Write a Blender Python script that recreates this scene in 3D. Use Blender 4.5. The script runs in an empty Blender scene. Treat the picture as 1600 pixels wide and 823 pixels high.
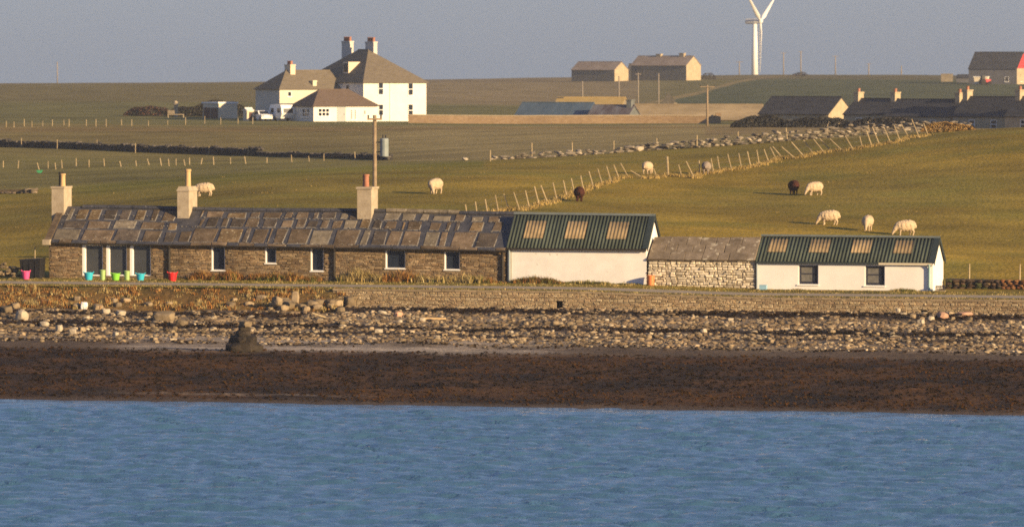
import bpy, math, random
import numpy as np
from mathutils import Vector, Matrix, noise as mnoise

R = math.radians
random.seed(7)
scene = bpy.context.scene
COL = scene.collection

# ------------------------------------------------------------------ camera
H = 14.4            # eye above the water, metres
F = 8400.0          # focal length in photograph pixels (1600 wide)
YH = 100.0          # eye-level row in the photograph
PITCH = math.atan((411.5 - YH) / F)
cam = bpy.data.cameras.new('camera')
cam.sensor_width = 36.0
cam.lens = F / 1600.0 * 36.0
cam.clip_start = 1.0
cam.clip_end = 9000.0
cam.dof.use_dof = True
cam.dof.focus_distance = 300.0
cam.dof.aperture_fstop = 2.4
camo = bpy.data.objects.new('camera', cam)
COL.objects.link(camo)
camo.location = (0, 0, H)
camo.rotation_euler = (math.pi / 2 - PITCH, 0, 0)
scene.camera = camo

# ------------------------------------------------------------------ light
SUN_EL, SUN_AZ = 14.5, 39.0          # azimuth: degrees toward the camera from due right
sd = Vector((math.cos(R(SUN_AZ)) * math.cos(R(SUN_EL)), -math.sin(R(SUN_AZ)) * math.cos(R(SUN_EL)), math.sin(R(SUN_EL))))
sun = bpy.data.lights.new('sun', 'SUN')
sun.energy = 5.0
sun.angle = R(0.5)
sun.color = (1.0, 0.72, 0.38)
suno = bpy.data.objects.new('sun', sun)
COL.objects.link(suno)
suno.rotation_euler = sd.to_track_quat('Z', 'Y').to_euler()

world = bpy.data.worlds.new('World')
scene.world = world
world.use_nodes = True
wn, wl = world.node_tree.nodes, world.node_tree.links
wn.clear()
sky = wn.new('ShaderNodeTexSky')
sky.sky_type = 'NISHITA'
sky.sun_disc = False
sky.sun_elevation = R(SUN_EL)
sky.sun_rotation = math.atan2(sd.x, sd.y)
sky.air_density = 1.0
sky.dust_density = 0.6
sky.ozone_density = 2.0
tint = wn.new('ShaderNodeMix')
tint.data_type = 'RGBA'
tint.blend_type = 'MULTIPLY'
tint.inputs[0].default_value = 1.0
tint.inputs[7].default_value = (0.62, 0.72, 1.18, 1)
bg = wn.new('ShaderNodeBackground')
bg.inputs[1].default_value = 0.056
wo = wn.new('ShaderNodeOutputWorld')
wl.new(sky.outputs[0], tint.inputs[6])
veil = wn.new('ShaderNodeMix')
veil.data_type = 'RGBA'
veil.inputs[0].default_value = 0.45
veil.inputs[7].default_value = (2.05, 2.8, 4.15, 1)
wl.new(tint.outputs[2], veil.inputs[6])
wl.new(veil.outputs[2], bg.inputs[0])
wl.new(bg.outputs[0], wo.inputs[0])

scene.render.engine = 'CYCLES'
scene.view_settings.view_transform = 'Standard'
scene.view_settings.look = 'None'
scene.view_settings.gamma = 1.0
scene.view_settings.use_curve_mapping = False
scene.view_settings.exposure = 1.02
scene.cycles.use_denoising = False
scene.cycles.max_bounces = 5
scene.cycles.filter_width = 1.7
scene.cycles.volume_bounces = 0
scene.cycles.sample_clamp_indirect = 3.0

# ------------------------------------------------------------------ frames of reference
A = R(14.0)                              # the row of buildings runs nearer towards the right
CA, SA = math.cos(A), math.sin(A)
ZW = 2.2                                 # level of the terrace the row stands on

def C(s, t, z=0.0):                      # along the row, back from it, up
    return Vector((s * CA + t * SA, 300 - s * SA + t * CA, z))

def st(x, y):
    return x * CA - (y - 300) * SA, x * SA + (y - 300) * CA

def s_of(px, t=0.0):
    k = (px - 800) / F
    return (k * (300 + t * CA) - t * SA) / (CA + k * SA)

def zpx(py, d):
    return H - (py - YH) * d / F

def d_st(s, t):
    return 300 - s * SA + t * CA

def sstep(a, b, x):
    x = np.clip((x - a) / (b - a), 0, 1)
    return x * x * (3 - 2 * x)

# ------------------------------------------------------------------ terrain
KD = np.array([330, 350, 380, 400, 430, 450, 480, 520, 560, 620, 690, 760, 900, 1050, 1200, 1400, 1500, 2000, 2700], float)
KU = np.array([-12000, 0, 400, 800, 1200, 1600, 13600], float)
KY = {
    0:    [400, 378, 345, 325, 300, 288, 276, 258, 240, 225, 197, 184, 166, 149, 135, 131, 130.5, 134, 136],
    400:  [360, 318, 292, 280, 272, 267, 262, 253, 245, 222, 198, 187, 168, 148, 132, 129, 128.5, 132, 134],
    800:  [352, 325, 292, 275, 256, 251, 246, 233, 222, 210, 199, 189, 172, 155, 140, 124, 122, 127, 130],
    1200: [378, 347, 308, 285, 250, 229, 217, 211, 207, 202, 197, 190, 175, 155, 136, 118, 116, 121, 124],
    1600: [397, 355, 290, 252, 206, 194, 198, 202, 205, 204, 200, 190, 175, 155, 138, 119, 118, 122, 124],
}
KY[-12000] = KY[0]
KY[13600] = KY[1600]
GU = np.concatenate([np.arange(-12000, -300, 900), np.arange(-300, 1901, 20), np.arange(2500, 13601, 900)]).astype(float)
GD = np.concatenate([np.arange(322, 520, 3), np.arange(520, 900, 8), np.arange(900, 2701, 25)]).astype(float)
zt = np.array([[H - (y - YH) * d / F for y, d in zip(KY[int(u)], KD)] for u in KU])
TZ = np.zeros((len(GU), len(GD)))
zu = np.array([np.interp(GD, KD, zt[i]) for i in range(len(KU))])
for j in range(len(GD)):
    TZ[:, j] = np.interp(GU, KU, zu[:, j])
for _ in range(10):
    p = np.pad(TZ, ((0, 0), (1, 1)), mode='edge')
    TZ = (p[:, :-2] + 2 * p[:, 1:-1] + p[:, 2:]) / 4
for _ in range(30):
    m = slice(14, -14)
    p = np.pad(TZ, ((1, 1), (0, 0)), mode='edge')
    q = (p[:-2] + 2 * p[1:-1] + p[2:]) / 4
    TZ[m] = q[m]

def table(u, d):
    d = np.clip(d, GD[0], GD[-1] - 1e-3)
    u = np.clip(u, GU[0], GU[-1] - 1e-3)
    i = np.clip(np.searchsorted(GU, u, side='right') - 1, 0, len(GU) - 2)
    j = np.clip(np.searchsorted(GD, d, side='right') - 1, 0, len(GD) - 2)
    a = (u - GU[i]) / (GU[i + 1] - GU[i])
    b = (d - GD[j]) / (GD[j + 1] - GD[j])
    return (TZ[i, j] * (1 - a) * (1 - b) + TZ[i + 1, j] * a * (1 - b) + TZ[i, j + 1] * (1 - a) * b + TZ[i + 1, j + 1] * a * b)

def z0(s):
    return ZW - 0.22 * sstep(4, 16, s)

def gz(x, y):
    x = np.asarray(x, float)
    y = np.asarray(y, float)
    s, t = st(x, y)
    w = sstep(6.5, 27, t)
    swell = 0.05 * np.sin(x * 0.13 + y * 0.05) + 0.05 * np.sin(x * 0.05 - y * 0.09)
    return z0(s) * (1 - w) + (table(800 + F * x / y, y) + swell) * w

def G(x, y, dz=0.0):
    return Vector((x, y, float(gz(x, y)) + dz))

def GP(px, d, dz=0.0):                    # the ground at a column and a distance
    return G((px - 800) / F * d, d, dz)

DS = np.concatenate([np.arange(305, 500, 0.5), np.arange(500, 1500, 2)])

def hit(px, py):                          # nearest ground seen at that column and row
    xs = (px - 800) / F * DS
    ys = YH + F * (H - gz(xs, DS)) / DS
    k = np.argmax(ys <= py)
    return G(xs[k], DS[k])

BT = np.array([-90, -80, -72, -60, -40, -25, -15, -12, -9])
BZ = np.array([-.7, -.36, 0, .30, .52, .80, 1.12, 1.28, 1.35])
SHORE = -72.0

def vn(x, y, sc, seed=0.0):
    return mnoise.noise(Vector((x * sc, y * sc, seed)))

def bz(s, t):
    z = float(np.interp(t, BT, BZ))
    w = float(sstep(-74, -66, t) * (1 - sstep(-44, -38, t)))
    z += w * (0.16 * abs(vn(s, t * 0.8, .35, 3)) + 0.10 * abs(vn(s, t, 1.1, 5)))
    u = float(sstep(-42, -36, t) * (1 - sstep(-14, -11, t)))
    z += u * (0.14 * vn(s, t, .16, 8) + 0.06 * vn(s, t, .7, 9))
    z += 0.03 * vn(s, 0, .15, 2) * float(sstep(-80, -60, t))
    return z

def bhit(px, py):                          # beach point seen at a column and row
    for t in np.arange(-11.5, -80, -0.25):
        s = s_of(px, t)
        z = bz(s, t)
        if YH + F * (H - z) / d_st(s, t) >= py:
            break
    return s, t, z

# ------------------------------------------------------------------ materials
MATS = {}

def mat(name, c1, c2=None, sc=3.0, rough=0.85, bump=0.0, bsc=None, rand=0.0, vcol=False, detail=6.0, spot=None, stretch=None,
        metal=0.0, spec=0.3, big=0.0, bigsc=0.15, bdist=0.02):
    if name in MATS:
        return MATS[name]
    m = bpy.data.materials.new(name)
    m.use_nodes = True
    n, l = m.node_tree.nodes, m.node_tree.links
    b = n['Principled BSDF']
    b.inputs['Roughness'].default_value = rough
    b.inputs['Metallic'].default_value = metal
    b.inputs['Specular IOR Level'].default_value = spec
    tc = n.new('ShaderNodeTexCoord')
    vec = tc.outputs['Object']
    if stretch:
        mp = n.new('ShaderNodeMapping')
        mp.inputs['Scale'].default_value = stretch
        l.new(vec, mp.inputs[0])
        vec = mp.outputs[0]
    nz = n.new('ShaderNodeTexNoise')
    nz.inputs['Scale'].default_value = sc
    nz.inputs['Detail'].default_value = detail
    nz.inputs['Roughness'].default_value = 0.65
    l.new(vec, nz.inputs['Vector'])
    rp = n.new('ShaderNodeValToRGB')
    rp.color_ramp.elements[0].position = 0.33
    rp.color_ramp.elements[1].position = 0.67
    rp.color_ramp.elements[0].color = (*c1, 1)
    rp.color_ramp.elements[1].color = (*(c2 or c1), 1)
    l.new(nz.outputs[0], rp.inputs[0])
    out = rp.outputs[0]

    def mul(out, src, fac=1.0, blend='MULTIPLY'):
        mx = n.new('ShaderNodeMix')
        mx.data_type = 'RGBA'
        mx.blend_type = blend
        if isinstance(fac, float):
            mx.inputs[0].default_value = fac
        else:
            l.new(fac, mx.inputs[0])
        l.new(out, mx.inputs[6])
        if isinstance(src, tuple):
            mx.inputs[7].default_value = src
        else:
            l.new(src, mx.inputs[7])
        return mx.outputs[2]
    if big:
        n2 = n.new('ShaderNodeTexNoise')
        n2.inputs['Scale'].default_value = bigsc
        n2.inputs['Detail'].default_value = 3
        l.new(vec, n2.inputs['Vector'])
        r2 = n.new('ShaderNodeMapRange')
        r2.inputs[1].default_value = 0.3
        r2.inputs[2].default_value = 0.7
        r2.inputs[3].default_value = 1 - big
        r2.inputs[4].default_value = 1 + big
        l.new(n2.outputs[0], r2.inputs[0])
        cb = n.new('ShaderNodeCombineColor')
        for k in range(3):
            l.new(r2.outputs[0], cb.inputs[k])
        out = mul(out, cb.outputs[0])
    if vcol:
        at = n.new('ShaderNodeAttribute')
        at.attribute_name = 'Col'
        out = mul(out, at.outputs[0])
    if spot:
        col, thr, ssc = spot
        n3 = n.new('ShaderNodeTexNoise')
        n3.inputs['Scale'].default_value = ssc
        n3.inputs['Detail'].default_value = 4
        l.new(vec, n3.inputs['Vector'])
        r3 = n.new('ShaderNodeMapRange')
        r3.inputs[1].default_value = thr
        r3.inputs[2].default_value = thr + 0.06
        l.new(n3.outputs[0], r3.inputs[0])
        out = mul(out, (*col, 1), r3.outputs[0], 'MIX')
    if rand:
        oi = n.new('ShaderNodeObjectInfo')
        hs = n.new('ShaderNodeHueSaturation')
        mr = n.new('ShaderNodeMapRange')
        mr.inputs[3].default_value = 1 - rand
        mr.inputs[4].default_value = 1 + rand
        l.new(oi.outputs['Random'], mr.inputs[0])
        l.new(mr.outputs[0], hs.inputs['Value'])
        l.new(out, hs.inputs['Color'])
        out = hs.outputs[0]
    l.new(out, b.inputs['Base Color'])
    if bump:
        n4 = n.new('ShaderNodeTexNoise')
        n4.inputs['Scale'].default_value = bsc or sc * 4
        n4.inputs['Detail'].default_value = 8
        l.new(vec, n4.inputs['Vector'])
        bp = n.new('ShaderNodeBump')
        bp.inputs['Strength'].default_value = bump
        bp.inputs['Distance'].default_value = bdist
        l.new(n4.outputs[0], bp.inputs['Height'])
        l.new(bp.outputs[0], b.inputs['Normal'])
    MATS[name] = m
    return m

W1 = (1, 1, 1)
M_grass = mat('grass', (.82, .84, .80), (1.18, 1.15, 1.1), sc=.55, vcol=True, bump=.9, bsc=3.5, big=.28, bigsc=.1, rough=1, spec=.05, detail=9, bdist=.12)
M_beach = mat('beach', (.6, .6, .62), (1.35, 1.32, 1.25), sc=2.2, vcol=True, bump=.8, bsc=6, big=.2, bigsc=.3, rough=.9, spec=.15, detail=9, bdist=.08)
M_vc = mat('vertex_stone', (.75, .75, .75), (1.22, 1.2, 1.15), sc=9, vcol=True, bump=.5, bsc=25, rough=.95, spec=.1)
M_blade = mat('dry_blades', (.85, .85, .85), (1.15, 1.15, 1.15), sc=2, vcol=True, rough=.9, spec=.1)
M_weed = mat('seaweed', (.8, .8, .8), (1.2, 1.2, 1.15), sc=1.2, vcol=True, rough=.85, spec=.06)
M_road = mat('road', (.27, .22, .16), (.36, .30, .225), sc=1.5, bump=.3, rough=.95, spec=.1)
M_mort = mat('wall_mortar', (.10, .075, .048), (.19, .145, .09), sc=5, bump=.5, rough=1, spec=.05)
M_slab = mat('roof_slab', (.075, .054, .036), (.155, .115, .078), sc=2.6, bump=.5, bsc=9, rand=.3, rough=.9, spec=.15, spot=((.30, .27, .21), .65, 6.5), big=.35, bigsc=.8)
M_slabp = mat('roof_slab_pale', (.11, .092, .07), (.23, .195, .145), sc=3, bump=.5, bsc=9, rand=.2, rough=.95, spec=.1, spot=((.40, .36, .28), .64, 6))
M_slabo = mat('roof_slab_ochre', (.10, .068, .036), (.20, .142, .082), sc=3, bump=.5, bsc=9, rand=.25, rough=.95, spec=.1, spot=((.36, .32, .22), .62, 7), big=.35, bigsc=.9)
M_slabd = mat('roof_slab_dark', (.045, .037, .032), (.10, .080, .064), sc=3, bump=.5, bsc=9, rand=.25, rough=.9, spec=.15, spot=((.26, .24, .20), .66, 7), big=.3, bigsc=.9)
M_tar = mat('roof_tar', (.026, .028, .038), (.07, .069, .078), sc=1.8, bump=.4, rough=.55, spec=.4, spot=((.12, .115, .115), .66, 3.5))
M_mortar = mat('mortar', (.07, .066, .068), (.24, .225, .205), sc=4, rough=.95, bump=.4)
M_white = mat('white_harling', (.67, .645, .625), (.78, .755, .735), sc=1.2, bump=.35, bsc=30, rough=.95, spec=.1, spot=((.32, .29, .23), .665, 3.4), bdist=.01)
M_white2 = mat('white_harling_clean', (.70, .675, .655), (.78, .755, .735), sc=.9, bump=.3, bsc=30, rough=.95, spec=.1, bdist=.01, spot=((.50, .47, .41), .70, 2.6))
M_paint = mat('white_paint', (.78, .77, .74), (.83, .82, .79), sc=3, rough=.5)
M_glass = mat('dark_glass', (.010, .015, .028), (.018, .024, .038), sc=.8, rough=.1, spec=.4)
M_glass2 = mat('patio_glass', (.040, .044, .050), (.062, .066, .072), sc=.8, rough=.12, spec=.5)
M_curt = mat('net_curtain', (.10, .10, .095), (.17, .16, .15), sc=4, rough=.9)
M_pipe = mat('downpipe_dark', (.018, .015, .014), (.03, .026, .022), sc=3, rough=.6)
M_render = mat('chimney_render', (.31, .255, .185), (.43, .365, .275), sc=2.4, bump=.4, bsc=12, rough=.95, spec=.1, spot=((.25, .2, .14), .68, 3))
M_pot = mat('pot_buff', (.44, .29, .14), (.53, .37, .19), sc=4, rough=.8)
M_potr = mat('pot_red', (.29, .12, .075), (.38, .175, .115), sc=5, rough=.8)
M_nearblack = mat('near_black', (.015, .013, .012), (.03, .025, .02), sc=5, rough=.9)
M_green = mat('green_sheet', (.034, .046, .038), (.062, .078, .065), sc=1.6, stretch=(2.2, .5, .5), rough=.75, spec=.2, big=.2, bigsc=.5, rand=.1, spot=((.10, .105, .08), .68, 5))
M_greend = mat('green_trim', (.02, .03, .034), (.03, .042, .046), sc=2, rough=.6)
M_skyl = mat('rooflight', (.22, .16, .088), (.29, .215, .12), sc=1.5, rough=.65, rand=.16, big=.25, bigsc=1.2)
M_ruin = mat('byre_stone', (.40, .34, .25), (.72, .65, .53), sc=3.2, bump=.6, bsc=14, rand=.3, rough=.95, spec=.1, spot=((.20, .15, .09), .64, 5))
M_byroof = mat('byre_slab', (.125, .098, .070), (.23, .185, .14), sc=2, bump=.4, rand=.16, rough=.95, spec=.1, spot=((.36, .32, .25), .60, 2.5))
M_wood = mat('fence_wood', (.26, .20, .12), (.40, .32, .20), sc=6, rough=.9, rand=.15, spec=.1)
M_wire = mat('wire', (.12, .11, .10), rough=.6)
M_pole = mat('pole_wood', (.20, .15, .10), (.30, .23, .155), sc=5, rough=.9, spec=.1)
M_steel = mat('grey_enamel', (.17, .205, .21), (.23, .26, .265), sc=3, rough=.45, spec=.4)
M_dark = mat('dark_metal', (.03, .03, .032), rough=.6)
M_fstone = mat('field_stone', (.12, .10, .08), (.28, .24, .185), sc=4, bump=.5, bsc=14, rand=.35, rough=.95, spec=.1, spot=((.5, .47, .38), .66, 4))
M_wool = mat('wool_white', (.40, .305, .205), (.52, .41, .285), sc=7, bump=.8, bsc=22, rough=1, spec=.05, bdist=.03)
M_woolg = mat('wool_grey', (.20, .165, .14), (.28, .235, .20), sc=7, bump=.8, bsc=22, rough=1, spec=.05, bdist=.03)
M_woolb = mat('wool_brown', (.030, .014, .011), (.075, .028, .020), sc=7, bump=.8, bsc=22, rough=1, spec=.05, bdist=.03)

# ------------------------------------------------------------------ mesh helpers
class MB:
    def __init__(self):
        self.v, self.f, self.c = [], [], []
        self.col = (1, 1, 1)

    def add(self, vs, fs, col=None):
        o = len(self.v)
        self.v += [tuple(p) for p in vs]
        self.f += [tuple(i + o for i in f) for f in fs]
        self.c += [col or self.col] * len(vs)
        return self

    def box(self, x0, x1, y0, y1, z0, z1, col=None):
        return self.hexa([(x0, y0, z0), (x1, y0, z0), (x1, y1, z0), (x0, y1, z0), (x0, y0, z1), (x1, y0, z1), (x1, y1, z1), (x0, y1, z1)], col)

    def hexa(self, p, col=None):
        return self.add(p, [(3, 2, 1, 0), (4, 5, 6, 7), (0, 1, 5, 4), (1, 2, 6, 5), (2, 3, 7, 6), (3, 0, 4, 7)], col)

    def prism(self, poly, y0, y1, col=None):     # polygon in x,z pushed along y
        n = len(poly)
        vs = [(x, y0, z) for x, z in poly] + [(x, y1, z) for x, z in poly]
        return self.add(vs, [tuple(range(n)), tuple(range(2 * n - 1, n - 1, -1))] + [(i, i + n, (i + 1) % n + n, (i + 1) % n) for i in range(n)], col)

    def lathe(self, prof, c=(0, 0, 0), n=14, col=None, cap=True):
        vs, fs = [], []
        for r, z in prof:
            for k in range(n):
                a = 2 * math.pi * k / n
                vs.append((c[0] + r * math.cos(a), c[1] + r * math.sin(a), c[2] + z))
        for i in range(len(prof) - 1):
            for k in range(n):
                fs.append((i * n + k, i * n + (k + 1) % n, (i + 1) * n + (k + 1) % n, (i + 1) * n + k))
        if cap:
            fs.append(tuple(range(n - 1, -1, -1)))
            fs.append(tuple((len(prof) - 1) * n + k for k in range(n)))
        return self.add(vs, fs, col)

    def tube(self, pts, rad, n=7, col=None):
        pts = [Vector(p) for p in pts]
        rs = rad if isinstance(rad, (list, tuple)) else [rad] * len(pts)
        vs, fs = [], []
        for i, p in enumerate(pts):
            d = (pts[min(i + 1, len(pts) - 1)] - pts[max(i - 1, 0)]).normalized()
            a = d.orthogonal().normalized()
            if i:
                a = (pa - d * pa.dot(d)).normalized()
            pa = a
            b = d.cross(a)
            for k in range(n):
                g = 2 * math.pi * k / n
                vs.append(p + (a * math.cos(g) + b * math.sin(g)) * rs[i])
        for i in range(len(pts) - 1):
            for k in range(n):
                fs.append((i * n + k, i * n + (k + 1) % n, (i + 1) * n + (k + 1) % n, (i + 1) * n + k))
        fs.append(tuple(range(n - 1, -1, -1)))
        fs.append(tuple((len(pts) - 1) * n + k for k in range(n)))
        return self.add(vs, fs, col)

    def block(self, x0, x1, z0, z1, y0, proud, rng, col=None, jit=.22):   # a wall stone that faces -y
        w, h = x1 - x0, z1 - z0
        j = lambda m: (rng.random() - .5) * m * jit
        o = [(x0 + abs(j(w)) * .4, z0 + abs(j(h)) * .4), (x1 - abs(j(w)) * .4, z0 + abs(j(h)) * .4), (x1 - abs(j(w)) * .4, z1 - abs(j(h)) * .4), (x0 + abs(j(w)) * .4, z1 - abs(j(h)) * .4)]
        i = min(w, h) * .18
        sg = [(1, 1), (-1, 1), (-1, -1), (1, -1)]
        vs = [(a, y0, b) for a, b in o] + [(a, y0 - proud * .55, b) for a, b in o] + \
             [(a + q[0] * i + j(i), y0 - proud * (.8 + rng.random() * .4), b + q[1] * i + j(i)) for (a, b), q in zip(o, sg)]
        fs = [(8, 9, 10, 11)]
        for k in range(4):
            m = (k + 1) % 4
            fs += [(k, m, m + 4, k + 4), (k + 4, m + 4, m + 8, k + 8)]
        return self.add(vs, fs, col)

    def build(self, name, m, parent=None, smooth=False, kind=None, label=None, cat=None, group=None, loc=None, bevel=0):
        me = bpy.data.meshes.new(name)
        me.from_pydata(self.v, [], self.f)
        if any(c != (1, 1, 1) for c in self.c):
            ca = me.color_attributes.new('Col', 'FLOAT_COLOR', 'POINT')
            arr = np.ones((len(self.c), 4), np.float32)
            arr[:, :3] = np.array(self.c, np.float32)
            ca.data.foreach_set('color', arr.ravel())
        if smooth:
            me.polygons.foreach_set('use_smooth', [True] * len(me.polygons))
        me.materials.append(m)
        me.update()
        return link(name, me, parent, kind, label, cat, group, loc)

def link(name, me, parent=None, kind=None, label=None, cat=None, group=None, loc=None):
    o = bpy.data.objects.new(name, me)
    COL.objects.link(o)
    if parent:
        o.parent = parent
    if loc is not None:
        o.location = loc
    tag(o, label, cat, group, kind)
    return o

def tag(o, label=None, cat=None, group=None, kind=None):
    for k, v in (('label', label), ('category', cat), ('group', group), ('kind', kind)):
        if v:
            o[k] = v
    return o

def thing(name, label, cat, loc=(0, 0, 0), rz=0.0, group=None):
    o = bpy.data.objects.new(name, None)
    COL.objects.link(o)
    o.location = loc
    o.rotation_euler = (0, 0, rz)
    o.empty_display_size = .2
    return tag(o, label, cat, group)

ICO = None
def ico():
    global ICO
    if ICO is None:
        g = (1 + 5 ** .5) / 2
        v = [Vector(p).normalized() for p in ((-1, g, 0), (1, g, 0), (-1, -g, 0), (1, -g, 0), (0, -1, g), (0, 1, g), (0, -1, -g), (0, 1, -g), (g, 0, -1), (g, 0, 1), (-g, 0, -1), (-g, 0, 1))]
        f = [(0, 11, 5), (0, 5, 1), (0, 1, 7), (0, 7, 10), (0, 10, 11), (1, 5, 9), (5, 11, 4), (11, 10, 2), (10, 7, 6), (7, 1, 8), (3, 9, 4), (3, 4, 2), (3, 2, 6), (3, 6, 8), (3, 8, 9), (4, 9, 5), (2, 4, 11), (6, 2, 10), (8, 6, 7), (9, 8, 1)]
        v2, f2, mid = list(v), [], {}
        def m_(a, b):
            k = (min(a, b), max(a, b))
            if k not in mid:
                mid[k] = len(v2)
                v2.append(((v[a] + v[b]) / 2).normalized())
            return mid[k]
        for a, b, c in f:
            x, y, z = m_(a, b), m_(b, c), m_(c, a)
            f2 += [(a, x, z), (b, y, x), (c, z, y), (x, y, z)]
        ICO = (v, f, v2, f2)
    return ICO

def rock(mb, c, size, rng, col=None, hi=False, flat=1.0):
    v, f, v2, f2 = ico()
    vs, fs = (v2, f2) if hi else (v, f)
    rot = Matrix.Rotation(rng.random() * 6.28, 3, 'Z') @ Matrix.Rotation((rng.random() - .5) * .5, 3, 'X')
    q = 0.42 + rng.random() * .25
    out = []
    for p in vs:
        a = Vector([math.copysign(abs(t) ** q, t) for t in p])       # blockier than a ball
        a *= 1 + (rng.random() - .5) * (.22 if hi else .34)
        a = rot @ Vector((a.x * size[0], a.y * size[1], a.z * size[2] * flat))
        out.append(a + Vector(c))
    mb.add(out, fs, col)
    return mb

def blade(mb, p, h, w, lean, col, rng):
    a = rng.random() * 6.28
    dx, dy = math.cos(a), math.sin(a)
    px_, py_ = -dy * w / 2, dx * w / 2
    b = lean * h
    vs = [(p[0] - px_, p[1] - py_, p[2]), (p[0] + px_, p[1] + py_, p[2]),
          (p[0] + dx * b * .35 + px_ * .8, p[1] + dy * b * .35 + py_ * .8, p[2] + h * .6), (p[0] + dx * b * .35 - px_ * .8, p[1] + dy * b * .35 - py_ * .8, p[2] + h * .6),
          (p[0] + dx * b, p[1] + dy * b, p[2] + h)]
    mb.add(vs, [(0, 1, 2, 3), (3, 2, 4)], col)

# ------------------------------------------------------------------ sea
def water_material():
    m = bpy.data.materials.new('sea_water')
    m.use_nodes = True
    n, l = m.node_tree.nodes, m.node_tree.links
    b = n['Principled BSDF']
    b.inputs['Base Color'].default_value = (.046, .116, .202, 1)
    b.inputs['Roughness'].default_value = .07
    b.inputs['IOR'].default_value = 1.33
    tc = n.new('ShaderNodeTexCoord')
    prev = None
    # wind patches: ruffled water tilts more of its facets towards the viewer
    pm = n.new('ShaderNodeMapping')
    pm.inputs['Scale'].default_value = (.6, 1.0, 1)
    l.new(tc.outputs['Object'], pm.inputs[0])
    pn = n.new('ShaderNodeTexNoise')
    pn.inputs['Scale'].default_value = .8
    pn.inputs['Detail'].default_value = 6
    pn.inputs['Roughness'].default_value = .7
    l.new(pm.outputs[0], pn.inputs['Vector'])
    pr = n.new('ShaderNodeMapRange')
    pr.inputs[1].default_value = .52
    pr.inputs[2].default_value = .68
    pr.inputs[3].default_value = .02
    pr.inputs[4].default_value = .40
    l.new(pn.outputs[0], pr.inputs[0])
    for sc, stx, strength, dist, wind in ((4.5, (.75, 1, 1), .8, .10, True), (12, (.9, 1, 1), .8, .025, False)):
        mp = n.new('ShaderNodeMapping')
        mp.inputs['Scale'].default_value = stx
        l.new(tc.outputs['Object'], mp.inputs[0])
        t = n.new('ShaderNodeTexNoise')
        t.inputs['Scale'].default_value = sc
        t.inputs['Detail'].default_value = 3
        t.inputs['Roughness'].default_value = .55
        l.new(mp.outputs[0], t.inputs['Vector'])
        bp = n.new('ShaderNodeBump')
        bp.inputs['Strength'].default_value = strength
        bp.inputs['Distance'].default_value = dist
        if wind:
            l.new(pr.outputs[0], bp.inputs['Distance'])
        l.new(t.outputs[0], bp.inputs['Height'])
        if prev:
            l.new(prev.outputs[0], bp.inputs['Normal'])
        prev = bp
    l.new(prev.outputs[0], b.inputs['Normal'])
    return m

def build_sea():
    """short wind waves as real relief, fading out beyond the stretch in view"""
    xs = np.concatenate([[-900, -400, -150, -60, -38], np.arange(-30, 30.01, .12), [38, 60, 150, 400, 900]])
    ys = np.concatenate([[-150, 60, 130, 150], np.arange(160, 236, .18), [246, 290]])
    X, Y = np.meshgrid(xs, ys)
    rn = np.random.default_rng(3)
    Z = np.zeros_like(X)
    for i in range(80):
        lam = math.exp(rn.uniform(math.log(.5), math.log(2.6)))
        k = 2 * math.pi / lam
        th = math.pi / 2 + rn.normal(0, .6)
        ph = k * (X * math.cos(th) + Y * math.sin(th)) + rn.uniform(0, 6.28)
        env = .6 + .4 * np.sin(X * rn.normal(0, .5) + Y * rn.normal(0, .35) + rn.uniform(0, 6.28))
        Z += .050 / k * env * (np.sin(ph) + .25 * np.cos(2 * ph))
    S_, T_ = st(X, Y)
    fade = sstep(-31, -29, X) * (1 - sstep(29, 31, X)) * sstep(160, 163, Y) * (1 - sstep(233, 236, Y))
    Z *= fade * (.12 + .88 * (1 - sstep(-80, -72.5, T_)))
    me = bpy.data.meshes.new('sea_water')
    n, m = len(xs), len(ys)
    I = np.arange(n * m).reshape(m, n)
    F4 = np.stack([I[:-1, :-1], I[:-1, 1:], I[1:, 1:], I[1:, :-1]], -1).reshape(-1, 4)
    me.from_pydata(np.stack([X, Y, Z], -1).reshape(-1, 3).tolist(), [], F4.tolist())
    me.polygons.foreach_set('use_smooth', [True] * len(me.polygons))
    me.materials.append(water_material())
    me.update()
    link('sea_water', me, kind='structure')
build_sea()

# ------------------------------------------------------------------ beach sheet
WALL_S0 = s_of(520, -11)

def mixc(a, b, k):
    return tuple(x + (y - x) * k for x, y in zip(a, b))

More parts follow.
